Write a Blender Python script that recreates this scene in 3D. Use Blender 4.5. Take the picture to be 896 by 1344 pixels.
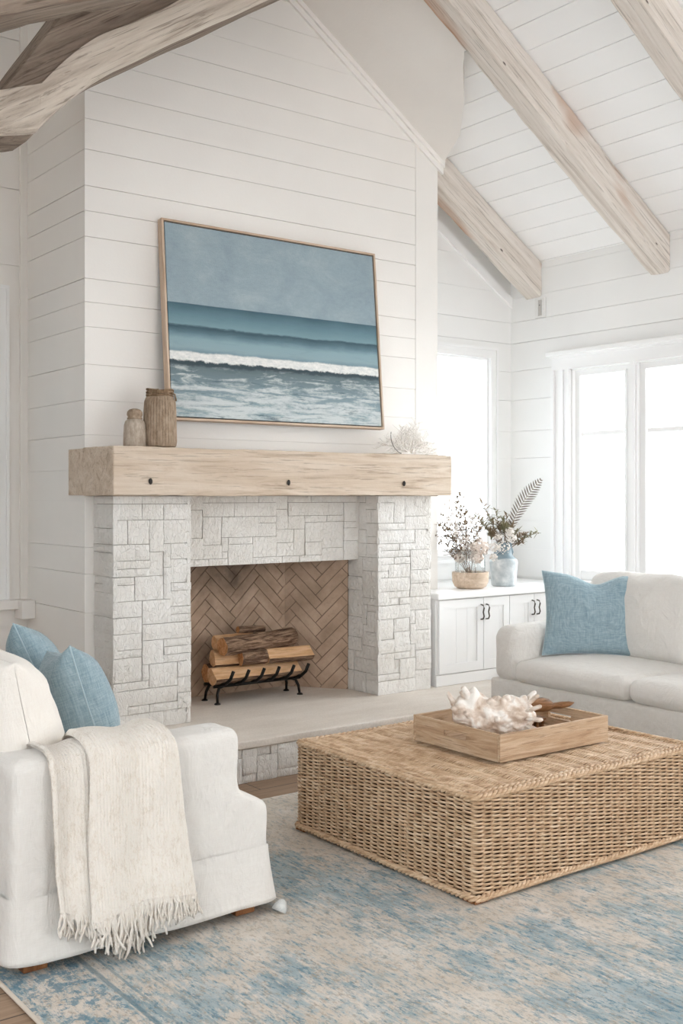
import bpy, bmesh, math, random
import numpy as np
from mathutils import Vector, Matrix, Euler, noise

for _o in list(bpy.data.objects):
    bpy.data.objects.remove(_o)
SC = bpy.context.scene
COL = SC.collection
PI = math.pi

# ------------------------------------------------------------------ camera, light, exposure
YAW = math.radians(37.1)
cam_d = bpy.data.cameras.new('camera')
cam = bpy.data.objects.new('camera', cam_d)
COL.objects.link(cam)
cam.location = (0, 0, 1.48)
cam.rotation_euler = (PI / 2, 0, -YAW)
cam_d.sensor_fit = 'VERTICAL'
cam_d.sensor_height = 36.0
cam_d.sensor_width = 24.0
cam_d.lens = 1438 / 1344 * 36
cam_d.shift_y = -22 / 1344
cam_d.clip_start = 0.05
SC.camera = cam

SC.view_settings.view_transform = 'Standard'
SC.view_settings.look = 'None'
SC.view_settings.gamma = 1.0
SC.view_settings.use_curve_mapping = False
SC.view_settings.exposure = 0.66
SC.cycles.use_denoising = True
SC.cycles.max_bounces = 16
SC.cycles.diffuse_bounces = 12
SC.cycles.transparent_max_bounces = 16

world = bpy.data.worlds.new('overcast_sky')
SC.world = world
world.use_nodes = True
_nt = world.node_tree
_nt.nodes.clear()
_wo = _nt.nodes.new('ShaderNodeOutputWorld')
_bg = _nt.nodes.new('ShaderNodeBackground')
_bg.inputs['Color'].default_value = (0.965, 0.985, 1.0, 1)
_bg.inputs['Strength'].default_value = 3.2
_nt.links.new(_bg.outputs[0], _wo.inputs[0])


def area_light(name, loc, target, sx, sy, power, color=(1, 1, 1)):
    d = bpy.data.lights.new(name, 'AREA')
    d.shape = 'RECTANGLE'
    d.size, d.size_y = sx, sy
    d.energy = power
    d.color = color
    o = bpy.data.objects.new(name, d)
    o.location = loc
    o.rotation_euler = (Vector(target) - Vector(loc)).to_track_quat('-Z', 'Y').to_euler()
    COL.objects.link(o)
    return o


# daylight coming through the window wall on the right and the opening left in the added rear wall
area_light('window_daylight', (8.2, 3.2, 2.6), (4.0, 3.4, 1.0), 3.6, 2.6, 170, (1.0, 0.995, 0.985))
area_light('rear_daylight', (4.6, -3.4, 2.9), (3.6, 4.5, 1.1), 3.4, 2.4, 60, (1.0, 0.99, 0.975))


# ------------------------------------------------------------------ helpers
def hexc(h, a=1.0):
    h = h.lstrip('#')
    c = [int(h[i:i + 2], 16) / 255 for i in (0, 2, 4)]
    return tuple((x / 12.92 if x <= 0.04045 else ((x + 0.055) / 1.055) ** 2.4) for x in c) + (a,)


class NT:
    """small node-tree writer"""
    def __init__(s, name, rough=0.6, spec=0.3):
        s.m = bpy.data.materials.new(name)
        s.m.use_nodes = True
        s.t = s.m.node_tree
        s.b = s.t.nodes['Principled BSDF']
        s.out = s.t.nodes['Material Output']
        s.b.inputs['Roughness'].default_value = rough
        s.b.inputs['Specular IOR Level'].default_value = spec

    def n(s, typ, ins=None, **props):
        x = s.t.nodes.new('ShaderNode' + typ)
        for k, v in props.items():
            setattr(x, k, v)
        for k, v in (ins or {}).items():
            s.put(x.inputs[k], v)
        return x

    def put(s, sock, v):
        if isinstance(v, bpy.types.NodeSocket):
            s.t.links.new(v, sock)
        elif isinstance(v, bpy.types.Node):
            s.t.links.new(v.outputs[0], sock)
        else:
            sock.default_value = v

    def co(s, scale=(1, 1, 1), rot=(0, 0, 0), loc=(0, 0, 0)):
        if not hasattr(s, 'tc'):
            s.tc = s.n('TexCoord')
        return s.n('Mapping', {'Vector': s.tc.outputs['Object'], 'Scale': scale, 'Rotation': rot, 'Location': loc}).outputs[0]

    def noise(s, scale, vec=None, detail=4, rough=0.55, dist=0.0, st=(1, 1, 1)):
        return s.n('TexNoise', {'Vector': vec or s.co(st), 'Scale': scale, 'Detail': detail, 'Roughness': rough, 'Distortion': dist}).outputs[0]

    def ramp(s, fac, stops, interp='LINEAR'):
        r = s.n('ValToRGB', {'Fac': fac})
        cr = r.color_ramp
        cr.interpolation = interp
        while len(cr.elements) < len(stops):
            cr.elements.new(0.5)
        for e, (p, c) in zip(cr.elements, stops):
            e.position = p
            e.color = c if len(c) == 4 else tuple(c) + (1,)
        return r.outputs[0]

    def mix(s, f, a, b, mode='MIX'):
        x = s.n('Mix', data_type='RGBA', blend_type=mode)
        s.put(x.inputs[0], f)
        s.put(x.inputs[6], a)
        s.put(x.inputs[7], b)
        return x.outputs[2]

    def math(s, op, a, b=None, c=None, clamp=False):
        x = s.n('Math', operation=op, use_clamp=clamp)
        s.put(x.inputs[0], a)
        if b is not None:
            s.put(x.inputs[1], b)
        if c is not None:
            s.put(x.inputs[2], c)
        return x.outputs[0]

    def mapr(s, v, a, b, c=0.0, d=1.0, smooth=False):
        x = s.n('MapRange', {'Value': v, 'From Min': a, 'From Max': b, 'To Min': c, 'To Max': d})
        if smooth:
            x.interpolation_type = 'SMOOTHSTEP'
        return x.outputs[0]

    def bump(s, h, strength=0.5, dist=0.01, prev=None):
        x = s.n('Bump', {'Height': h, 'Strength': strength, 'Distance': dist})
        if prev is not None:
            s.put(x.inputs['Normal'], prev)
        return x.outputs[0]

    def done(s, color=None, normal=None, rough=None):
        if color is not None:
            s.put(s.b.inputs['Base Color'], color)
        if normal is not None:
            s.put(s.b.inputs['Normal'], normal)
        if rough is not None:
            s.put(s.b.inputs['Roughness'], rough)
        return s.m


class MB:
    """collects geometry for ONE mesh"""
    def __init__(s):
        s.v, s.f, s.sm, s.mi = [], [], [], []

    def add(s, verts, faces, smooth=False, mi=0):
        o = len(s.v)
        s.v.extend([tuple(p) for p in verts])
        s.f.extend([tuple(i + o for i in fc) for fc in faces])
        s.sm.extend([smooth] * len(faces))
        s.mi.extend([mi] * len(faces))
        return s

    def box(s, x0, x1, y0, y1, z0, z1, mi=0):
        v = [(x, y, z) for x in (x0, x1) for y in (y0, y1) for z in (z0, z1)]
        f = [(0, 1, 3, 2), (4, 6, 7, 5), (0, 4, 5, 1), (2, 3, 7, 6), (0, 2, 6, 4), (1, 5, 7, 3)]
        return s.add(v, f, mi=mi)

    def bbox(s, x0, x1, y0, y1, z0, z1, r=0.004, mi=0, smooth=False):
        """box with chamfered / rounded edges"""
        return s.soft((x1 - x0, y1 - y0, z1 - z0), ((x0 + x1) / 2, (y0 + y1) / 2, (z0 + z1) / 2), r, seg=2, n=(1, 1, 1), mi=mi, smooth=smooth)

    def soft(s, size, center, r, seg=3, n=(8, 8, 8), puff=(0, 0, 0), warp=None, M=None, mi=0, smooth=True):
        h = [d / 2 for d in size]
        r = min(r, min(h) * 0.98)
        ax = []
        for k in range(3):
            edge = [r * (1 - math.tan((1 - i / seg) * PI / 4)) for i in range(seg + 1)]
            inner = h[k] - r
            mid = [(-inner + 2 * inner * j / n[k]) for j in range(1, n[k])]
            lo = [-h[k] + e for e in edge]
            ax.append(lo + mid + [-x for x in reversed(lo)])
        L = [len(a) for a in ax]
        idx, verts, faces = {}, [], []

        def vid(i, j, k):
            key = (i, j, k)
            if key not in idx:
                p = [ax[0][i], ax[1][j], ax[2][k]]
                q = [max(-(h[a] - r), min(h[a] - r, p[a])) for a in range(3)]
                d = [p[a] - q[a] for a in range(3)]
                ln = math.sqrt(sum(x * x for x in d))
                if ln > 1e-9:
                    p = [q[a] + r * d[a] / ln for a in range(3)]
                t = [p[a] / h[a] for a in range(3)]
                g = [max(0.0, 1 - x * x) for x in t]
                o = [puff[0] * t[0] * g[1] * g[2], puff[1] * t[1] * g[0] * g[2], puff[2] * t[2] * g[0] * g[1]]
                p = Vector((p[0] + o[0], p[1] + o[1], p[2] + o[2]))
                if warp:
                    p = warp(p)
                if M is not None:
                    p = M @ p
                p = p + Vector(center)
                idx[key] = len(verts)
                verts.append(tuple(p))
            return idx[key]
        for a, b, c in ((0, 1, 2), (1, 2, 0), (2, 0, 1)):
            for side in (0, L[c] - 1):
                for i in range(L[a] - 1):
                    for j in range(L[b] - 1):
                        q = []
                        for (di, dj) in ((0, 0), (1, 0), (1, 1), (0, 1)):
                            key = [0, 0, 0]
                            key[a], key[b], key[c] = i + di, j + dj, side
                            q.append(vid(*key))
                        if side == 0:
                            q.reverse()
                        faces.append(tuple(q))
        return s.add(verts, faces, smooth, mi)

    def tube(s, pts, r, sides=6, closed=False, cap=True, ref=(0, 0, 1), mi=0, flat=1.0):
        P = np.array([tuple(p) for p in pts], float)
        n = len(P)
        R = np.full(n, r, float) if np.isscalar(r) else np.array(r, float)
        if closed:
            T = np.roll(P, -1, 0) - np.roll(P, 1, 0)
        else:
            T = np.gradient(P, axis=0)
        T /= np.linalg.norm(T, axis=1)[:, None] + 1e-12
        ref = np.array(ref, float)
        A = np.cross(T, ref)
        bad = np.linalg.norm(A, axis=1) < 1e-3
        if bad.any():
            A[bad] = np.cross(T[bad], np.array([0.31, 0.95, 0.1]))
        A /= np.linalg.norm(A, axis=1)[:, None]
        B = np.cross(A, T)
        th = np.arange(sides) * 2 * PI / sides
        V = P[:, None, :] + R[:, None, None] * (np.cos(th)[None, :, None] * A[:, None, :] + flat * np.sin(th)[None, :, None] * B[:, None, :])
        V = V.reshape(-1, 3)
        f = []
        m = n if closed else n - 1
        for i in range(m):
            a, b = i * sides, ((i + 1) % n) * sides
            for j in range(sides):
                k = (j + 1) % sides
                f.append((a + j, a + k, b + k, b + j))
        if cap and not closed:
            f.append(tuple(range(sides - 1, -1, -1)))
            f.append(tuple((n - 1) * sides + j for j in range(sides)))
        return s.add(V.tolist(), f, True, mi)

    def lathe(s, prof, center=(0, 0, 0), sides=32, mi=0, smooth=True, fn=None):
        v, f = [], []
        n = len(prof)
        for (r, z) in prof:
            for j in range(sides):
                a = 2 * PI * j / sides
                rr = r if fn is None else fn(r, z, a)
                v.append((center[0] + rr * math.cos(a), center[1] + rr * math.sin(a), center[2] + z))
        for i in range(n - 1):
            for j in range(sides):
                k = (j + 1) % sides
                f.append((i * sides + j, i * sides + k, (i + 1) * sides + k, (i + 1) * sides + j))
        if prof[0][0] > 1e-6:
            f.append(tuple(range(sides - 1, -1, -1)))
        if prof[-1][0] > 1e-6:
            f.append(tuple((n - 1) * sides + j for j in range(sides)))
        return s.add(v, f, smooth, mi)

    def grid(s, fn, nu, nv, smooth=True, mi=0, closed_u=False):
        v = [tuple(fn(i / nu, j / nv)) for j in range(nv + 1) for i in range(nu + (0 if closed_u else 1))]
        w = nu if closed_u else nu + 1
        f = []
        for j in range(nv):
            for i in range(nu):
                i2 = (i + 1) % w
                f.append((j * w + i, j * w + i2, (j + 1) * w + i2, (j + 1) * w + i))
        return s.add(v, f, smooth, mi)

    def prism(s, poly, y0, y1, axis='y', mi=0):
        """polygon in (x,z) extruded along y (or (y,z) along x, (x,y) along z)"""
        n = len(poly)
        def P(a, b, c):
            return {'y': (a, c, b), 'x': (c, a, b), 'z': (a, b, c)}[axis]
        v = [P(a, b, y0) for a, b in poly] + [P(a, b, y1) for a, b in poly]
        f = [tuple(range(n)), tuple(range(2 * n - 1, n - 1, -1))]
        for i in range(n):
            k = (i + 1) % n
            f.append((i, n + i, n + k, k))
        return s.add(v, f, mi=mi)

    def xf(s, M):
        s.v = [tuple(M @ Vector(p)) for p in s.v]
        return s

    def build(s, name, mats, parent=None, world=False, fix=False, bisect=None, loc=None, rot=None, kind=None, label=None):
        me = bpy.data.meshes.new(name)
        me.from_pydata(s.v, [], s.f)
        me.polygons.foreach_set('use_smooth', s.sm)
        if not isinstance(mats, (list, tuple)):
            mats = [mats]
        for m in mats:
            me.materials.append(m)
        me.polygons.foreach_set('material_index', s.mi)
        bm = bmesh.new()
        bm.from_mesh(me)
        if bisect:
            for (p, nrm) in bisect:      # keeps the side the normal points away from
                bmesh.ops.bisect_plane(bm, geom=bm.verts[:] + bm.edges[:] + bm.faces[:], plane_co=p, plane_no=nrm, clear_outer=True)
                ed = [e for e in bm.edges if e.is_boundary]
                if ed:
                    bmesh.ops.holes_fill(bm, edges=ed)
        bmesh.ops.recalc_face_normals(bm, faces=bm.faces[:])
        bm.to_mesh(me)
        bm.free()
        me.validate()
        o = bpy.data.objects.new(name, me)
        COL.objects.link(o)
        if parent is not None:
            o.parent = parent
            if world:
                o.location = -Vector(parent.location)
        if loc is not None:
            o.location = loc
        if rot is not None:
            o.rotation_euler = rot
        if kind:
            o['kind'] = kind
        if label:
            o['label'] = label
        return o


def thing(name, label, cat, loc=(0, 0, 0), rz=0.0, group=None, rot=None):
    o = bpy.data.objects.new(name, None)
    o.empty_display_size = 0.1
    COL.objects.link(o)
    o.location = loc
    o.rotation_euler = rot if rot else (0, 0, rz)
    o['label'] = label
    o['category'] = cat
    if group:
        o['group'] = group
    return o


def tag(o, label, cat, group=None):
    o['label'] = label
    o['category'] = cat
    if group:
        o['group'] = group
    return o


def nz(p, s=1.0, seed=0.0):
    return noise.noise(Vector((p[0] * s + seed, p[1] * s - seed * 1.7, p[2] * s + seed * 0.6)))


# ------------------------------------------------------------------ materials
def m_paint(name, col, rough=0.55, b=0.12, sc=60):
    k = NT(name, rough, 0.25)
    n1 = k.noise(1.3, detail=3)
    c = k.mix(k.mapr(n1, 0.3, 0.7, 0, 1), hexc(col), tuple(x * 0.95 for x in hexc(col)[:3]) + (1,))
    h = k.noise(sc, detail=5)
    return k.done(c, k.bump(h, b, 0.003))


MAT = {}
MAT['wall'] = m_paint('white_wall_paint', '#efece8')
MAT['wall_cool'] = m_paint('white_shiplap_paint', '#f1f1f0')
MAT['trim'] = m_paint('white_trim_gloss', '#f3f3f3', 0.4, 0.03)
MAT['ceil'] = m_paint('white_ceiling_boards', '#fafafa')
MAT['plaster'] = m_paint('warm_white_plaster', '#ece7e2', 0.8, 1.0, 22)
MAT['cabinet'] = m_paint('white_cabinet_lacquer', '#f1f1f1', 0.35, 0.02)
MAT['gap'] = m_paint('dark_joint', '#6d655d', 0.9)


def m_wood(name, light, mid, dark, sx=1.0, axis='x', contrast=1.0, knots=None, bump=0.5, rough=0.75, fine=1.0):
    """weathered timber, grain along the object's local axis"""
    k = NT(name, rough, 0.2)
    st = {'x': (0.55 * sx, 9, 9), 'y': (9, 0.55 * sx, 9), 'z': (9, 9, 0.55 * sx)}[axis]
    st2 = {'x': (1.6 * sx, 60, 60), 'y': (60, 1.6 * sx, 60), 'z': (60, 60, 1.6 * sx)}[axis]
    g1 = k.noise(1.6 * fine, k.co(st), 6, 0.62, 1.2)
    g2 = k.noise(1.5 * fine, k.co(st2), 5, 0.6, 0.3)
    g3 = k.noise(2.2, detail=4)
    base = k.ramp(g1, [(0.28, hexc(dark)), (0.45, hexc(mid)), (0.62, hexc(light))])
    streak = k.ramp(g2, [(0.36, (0.2, 0.16, 0.13, 1)), (0.43, (1, 1, 1, 1))])
    c = k.mix(0.62 * contrast, base, streak, 'MULTIPLY')
    c = k.mix(k.mapr(g3, 0.4, 0.75, 0, 0.45), c, hexc(mid))
    if knots:
        kn = k.noise(1.1, k.co({'x': (0.9, 3, 3), 'y': (3, 0.9, 3), 'z': (3, 3, 0.9)}[axis], loc=(3.3, 1.7, 5.1)), 3, 0.5, 0.6)
        c = k.mix(k.mapr(kn, 0.60, 0.72, 0, 0.75), c, hexc(knots))
        dots = k.n('TexVoronoi', {'Vector': k.co({'x': (1.6, 4, 4), 'y': (4, 1.6, 4), 'z': (4, 4, 1.6)}[axis]), 'Scale': 1.7}).outputs['Distance']
        c = k.mix(k.mapr(dots, 0.035, 0.06, 0.85, 0), c, hexc('#3c2c22'))
    hh = k.math('ADD', k.math('MULTIPLY', g2, 0.6), k.math('MULTIPLY', g1, 0.8))
    return k.done(c, k.bump(hh, bump, 0.012))


MAT['beam'] = m_wood('whitewashed_beam_wood', '#e6dfd8', '#d8cfc6', '#b9aca0', 1.0, 'x', 0.8, '#a9713f', 0.7)
MAT['beam_dark'] = m_wood('weathered_grey_beam_wood', '#9d8f82', '#85766a', '#574a41', 1.0, 'x', 1.0, '#8a5f40', 0.8)
MAT['beam_pale'] = m_wood('worn_pale_beam_edge', '#dcd2c6', '#c6baad', '#8f8073', 1.0, 'x', 1.0, None, 0.9)
MAT['mantel'] = m_wood('rough_sawn_mantel_oak', '#d8cabb', '#c9b7a4', '#a38f7c', 1.6, 'x', 0.7, None, 0.6)
MAT['tray'] = m_wood('limed_tray_wood', '#cfb79d', '#b99c7f', '#8f7058', 1.6, 'x', 0.8, None, 0.4, 0.6, 2.0)
MAT['tray_y'] = m_wood('limed_tray_wood_side', '#cfb79d', '#b99c7f', '#8f7058', 1.6, 'y', 0.8, None, 0.4, 0.6, 2.0)
MAT['drift'] = m_wood('dark_driftwood', '#9a6f4c', '#75502f', '#3f2a1c', 2.0, 'x', 0.9, None, 0.6, 0.5, 2.5)
MAT['leg'] = m_wood('brown_leg_wood', '#9a6a45', '#7e5232', '#5b3a24', 2.0, 'z', 0.6, None, 0.2, 0.5)
MAT['frame'] = m_wood('pale_oak_frame', '#d2bfab', '#c3ac97', '#a58b74', 2.0, 'x', 0.35, None, 0.1, 0.5)
MAT['frame_z'] = m_wood('pale_oak_frame_upright', '#d2bfab', '#c3ac97', '#a58b74', 2.0, 'z', 0.35, None, 0.1, 0.5)
MAT['bark'] = m_wood('log_bark', '#b0937a', '#6b5242', '#241a15', 2.2, 'x', 1.3, None, 1.0, 0.9, 3.2)
MAT['split'] = m_wood('split_log_wood', '#e6c09a', '#d8ad83', '#b98a60', 2.0, 'x', 0.6, None, 0.7, 0.8, 2.0)
MAT['ends'] = m_wood('log_end_grain', '#d5a67c', '#b98559', '#8a5d3c', 5.0, 'x', 0.8, None, 0.5, 0.8, 2.0)
MAT['bowl'] = m_wood('pale_bowl_wood', '#dccab8', '#ccb7a2', '#b49c86', 1.5, 'x', 0.5, None, 0.2, 0.6, 1.5)


def m_stone():
    k = NT('white_painted_stone', 0.75, 0.2)
    n1 = k.noise(3.0, detail=4)
    c = k.mix(k.mapr(n1, 0.35, 0.7), hexc('#e8e6e3'), hexc('#dbd7d1'))
    vo = k.n('TexVoronoi', {'Vector': k.co((1.0, 1.0, 0.55), rot=(0.2, 0.1, 0)), 'Scale': 42.0}, feature='DISTANCE_TO_EDGE').outputs[0]
    h2 = k.noise(38, k.co((1, 1, 0.4)), 6, 0.7, 1.5)
    h3 = k.noise(9, detail=5)
    h = k.math('ADD', k.math('MULTIPLY', h2, 0.7), k.math('MULTIPLY', h3, 1.2))
    h = k.math('ADD', h, k.math('MULTIPLY', k.mapr(vo, 0, 0.12), 0.18))
    return k.done(c, k.bump(h, 1.0, 0.011))


MAT['stone'] = m_stone()
MAT['joint'] = m_paint('joint_shade_grey', '#9d958c', 0.95, 0.3)  # shade between the white-painted stones, put into the joint colour


def m_slab():
    k = NT('limestone_hearth', 0.6, 0.3)
    n1 = k.noise(2.5, k.co((1, 3, 1)), 6, 0.6)
    n2 = k.noise(90, detail=3)
    c = k.ramp(n1, [(0.3, hexc('#d6cdc3')), (0.55, hexc('#e0d8cf')), (0.75, hexc('#e8e2db'))])
    c = k.mix(0.25, c, k.ramp(n2, [(0.4, (0.7, 0.68, 0.65, 1)), (0.6, (1, 1, 1, 1))]), 'MULTIPLY')
    return k.done(c, k.bump(n2, 0.25, 0.004))


MAT['slab'] = m_slab()


def m_firebrick():
    k = NT('tan_fire_brick', 0.85, 0.15)
    n1 = k.noise(7, detail=4)
    n2 = k.noise(60, detail=5)
    c = k.ramp(n1, [(0.3, hexc('#a08a77')), (0.5, hexc('#b49c88')), (0.7, hexc('#c4ac98'))])
    sp = k.n('SeparateXYZ', {'Vector': k.co()})
    # soot left by fires: an irregular stain on the upper middle of the bricks
    soot = k.math('ADD', k.mapr(sp.outputs[2], 0.55, 1.15), k.math('MULTIPLY', k.math('SUBTRACT', k.noise(4.5, detail=5), 0.5), 1.6))
    mx = k.math('ABSOLUTE', k.math('SUBTRACT', sp.outputs[0], 3.62))
    soot = k.math('MULTIPLY', soot, k.mapr(mx, 0.15, 0.6, 1, 0.25))
    c = k.mix(k.mapr(soot, 0.35, 1.0, 0, 0.72), c, hexc('#3b322c'))
    return k.done(c, k.bump(n2, 0.4, 0.006))


MAT['brick'] = m_firebrick()
MAT['mortar'] = m_paint('fire_mortar', '#75675b', 0.95, 0.5)


def m_floor():
    k = NT('brown_oak_floorboards', 0.55, 0.3)
    br = k.n('TexBrick', {'Vector': k.co(), 'Color1': hexc('#a68d77'), 'Color2': hexc('#8c7460'), 'Mortar': hexc('#54453a'), 'Scale': 1.0,
                          'Mortar Size': 0.003, 'Brick Width': 1.5, 'Row Height': 0.16})
    g = k.noise(3, k.co((1.2, 22, 1)), 6, 0.6, 0.8)
    c = k.mix(0.55, br.outputs[0], k.ramp(g, [(0.3, (0.45, 0.4, 0.36, 1)), (0.6, (1, 1, 1, 1))]), 'MULTIPLY')
    return k.done(c, k.bump(g, 0.15, 0.004))


MAT['floor'] = m_floor()


def m_cloth(name, c1, c2, rough=0.9, scale=1.0, slub=0.5, wr=0.35, sheen=0.25):
    k = NT(name, rough, 0.1)
    a = k.noise(26 * scale, k.co((1, 16, 1)), 4, 0.6)
    b = k.noise(26 * scale, k.co((16, 1, 1)), 4, 0.6)
    a2 = k.noise(26 * scale, k.co((1, 1, 16)), 4, 0.6)
    s = k.math('ADD', k.math('ADD', a, b), a2)
    s = k.mapr(s, 1.2, 1.8)
    c = k.mix(k.math('MULTIPLY', s, slub), hexc(c1), hexc(c2))
    w = k.noise(5, detail=3)
    bm_ = k.bump(k.math('ADD', w, k.math('MULTIPLY', k.noise(13, k.co((1, 1, 0.5)), 4, 0.6, 1.0), 0.5)), wr, 0.03)
    bm_ = k.bump(s, 0.25, 0.0025, bm_)
    k.b.inputs['Sheen Weight'].default_value = sheen
    return k.done(c, bm_)


MAT['linen'] = m_cloth('off_white_linen', '#e3e0dc', '#d6d2cc', wr=0.6)
MAT['linen_warm'] = m_cloth('warm_white_linen', '#f0ece6', '#e6dfd7', wr=0.5)
MAT['blue'] = m_cloth('blue_linen', '#a3b6be', '#76909c', slub=0.9, scale=0.8, wr=0.6)
MAT['blue_trim'] = m_cloth('blue_linen_piping', '#b4c6cd', '#93aab3', wr=0.1)
MAT['grey_cloth'] = m_cloth('pale_grey_linen', '#d5d5d2', '#b5b9ba', slub=0.8)


def m_knit():
    k = NT('cream_knit_wool', 0.95, 0.05)
    w = k.noise(190, k.co((1.4, 1, 0.6)), 3, 0.7)
    n1 = k.noise(60, k.co((1, 1, 0.4)), 4)
    s = k.math('ADD', w, n1)
    c = k.ramp(s, [(0.72, hexc('#e6dccf')), (0.9, hexc('#f1e8dd')), (1.1, hexc('#f6efe6'))])
    k.b.inputs['Sheen Weight'].default_value = 0.4
    return k.done(c, k.bump(s, 0.8, 0.008))


MAT['knit'] = m_knit()


def m_wicker():
    k = NT('woven_rattan', 0.55, 0.3)
    n1 = k.noise(2.2, k.co((8, 8, 60)), 4)
    n2 = k.noise(3.5, detail=4)
    n3 = k.noise(45, detail=3)
    c = k.ramp(n1, [(0.3, hexc('#a38365')), (0.45, hexc('#c5a788')), (0.58, hexc('#d9bfa2')), (0.74, hexc('#e8d5bd'))])
    c = k.mix(k.mapr(n2, 0.35, 0.7, 0, 0.45), c, hexc('#bf9f7f'))
    c = k.mix(0.3, c, k.ramp(n3, [(0.35, (0.6, 0.55, 0.5, 1)), (0.6, (1, 1, 1, 1))]), 'MULTIPLY')
    return k.done(c, k.bump(n3, 0.2, 0.002))


MAT['wicker'] = m_wicker()
MAT['core'] = m_paint('dark_basket_inside', '#4a3626', 0.9)


def m_rug():
    k = NT('blue_and_cream_rug_pile', 1.0, 0.05)
    sp = k.n('SeparateXYZ', {'Vector': k.co()})
    X, Y = sp.outputs[0], sp.outputs[1]
    cream = k.ramp(k.noise(5, detail=5), [(0.3, hexc('#cbc1b4')), (0.6, hexc('#dad2c8')), (0.8, hexc('#e2ded8'))])
    blue = k.ramp(k.noise(4, k.co((4, 1, 1)), 4), [(0.3, hexc('#7b949f')), (0.5, hexc('#9fb0b6')), (0.75, hexc('#bcc5c7'))])
    big = k.noise(1.7, k.co((1, 0.8, 1), loc=(2.3, 0.45, 0)), 3, 0.55, 0.6)
    brk = k.noise(9, k.co((1.9, 1.0, 1)), 8, 0.78, 0.4)       # broken up along the pile
    st = k.noise(14, k.co((5.5, 0.55, 1)), 5, 0.7)
    f = k.math('ADD', k.math('MULTIPLY', big, 1.2), k.math('ADD', k.math('MULTIPLY', brk, 0.95), k.math('MULTIPLY', st, 0.65)))
    fb = k.mapr(f, 1.335, 1.545, 0, 0.88, True)
    c = k.mix(fb, cream, blue)
    # darker teal ticks inside the blue and small flecks in the cream
    tk = k.noise(34, k.co((2.2, 0.7, 1), loc=(7, 3, 0)), 6, 0.78)
    c = k.mix(k.math('MULTIPLY', k.mapr(tk, 0.52, 0.60), k.mapr(f, 1.2, 1.5, 0.30, 0.8)), c, hexc('#5b8294'))
    tn = k.noise(38, k.co((1.6, 0.8, 1), loc=(1, 9, 0)), 6, 0.78)
    c = k.mix(k.mapr(tn, 0.52, 0.62, 0, 0.55), c, hexc('#a3937f'))
    # border: two thin lines along the left edge and a speckled blue band outside them
    for x0, wd, amt in ((1.43, 0.010, 0.65), (1.475, 0.006, 0.5), (1.56, 0.005, 0.35)):
        ln = k.math('SUBTRACT', 1.0, k.mapr(k.math('ABSOLUTE', k.math('SUBTRACT', X, x0)), wd * 0.6, wd))
        c = k.mix(k.math('MULTIPLY', ln, amt), c, hexc('#6f8791'))
    bd = k.math('MULTIPLY', k.mapr(X, 1.41, 1.42, 1, 0), k.mapr(k.noise(22, detail=4, rough=0.7), 0.5, 0.58))
    c = k.mix(k.math('MULTIPLY', bd, 0.75), c, hexc('#5c8497'))
    pile = k.noise(260, detail=3)
    rib = k.noise(60, k.co((1.8, 0.25, 1)), 4)
    h = k.math('ADD', pile, k.math('MULTIPLY', rib, 1.0))
    c = k.mix(0.35, c, k.ramp(h, [(0.75, (0.72, 0.71, 0.7, 1)), (1.1, (1, 1, 1, 1))]), 'MULTIPLY')
    return k.done(c, k.bump(h, 0.6, 0.006))


MAT['rug'] = m_rug()


def m_plain(name, col, rough=0.5, metal=0.0, spec=0.4, bump=0.0, sc=40):
    k = NT(name, rough, spec)
    k.b.inputs['Metallic'].default_value = metal
    n = k.noise(sc, detail=4)
    c = k.mix(k.mapr(n, 0.3, 0.7, 0, 0.35), hexc(col), tuple(x * 0.75 for x in hexc(col)[:3]) + (1,))
    return k.done(c, k.bump(n, bump, 0.004) if bump else None)


MAT['iron'] = m_plain('black_iron', '#1d1a18', 0.5, 0.6, 0.5, 0.3)
MAT['nickel'] = m_plain('dark_nickel_pull', '#5a544c', 0.35, 0.9)
MAT['coral'] = m_plain('bleached_coral', '#fbf8f4', 0.7, 0, 0.3, 0.4, 80)
MAT['wire'] = m_plain('dark_wire', '#5c564e', 0.5, 0.5)
MAT['stem'] = m_plain('brown_dried_stem', '#8a7563', 0.8)
MAT['leafd'] = m_plain('bronze_dried_leaf', '#8d7a62', 0.7)
MAT['leafg'] = m_plain('olive_dried_leaf', '#8f8a6c', 0.7)
MAT['fern'] = m_plain('dark_fern_leaflet', '#7d7268', 0.7)
MAT['petal'] = m_plain('cream_dried_petal', '#fbf6f1', 0.8, 0, 0.2, 0.4, 60)
MAT['petal2'] = m_plain('blush_hydrangea_petal', '#f8eee6', 0.8, 0, 0.2, 0.4, 60)
MAT['canvas_edge'] = m_plain('black_shadow_gap', '#2a2624', 0.8)
MAT['plate'] = m_plain('white_plastic', '#e9e9e7', 0.4)


def m_glass(name, tint=(0.97, 0.99, 1.0, 1), amt=0.08):
    k = NT(name)
    tr = k.n('BsdfTransparent', {'Color': tint})
    gl = k.n('BsdfGlossy', {'Color': (1, 1, 1, 1), 'Roughness': 0.02})
    fr = k.n('LayerWeight', {'Blend': 0.25})
    fac = k.math('ADD', k.math('MULTIPLY', fr.outputs['Fresnel'], 0.5), amt * 0.5, clamp=True)
    mx = k.n('MixShader', {'Fac': fac})
    k.put(mx.inputs[1], tr.outputs[0])
    k.put(mx.inputs[2], gl.outputs[0])
    k.t.links.new(mx.outputs[0], k.out.inputs['Surface'])
    return k.m


MAT['glass'] = m_glass('window_glass')
MAT['vase_glass'] = m_glass('clear_vase_glass', (0.96, 0.97, 0.97, 1), 0.1)


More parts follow.
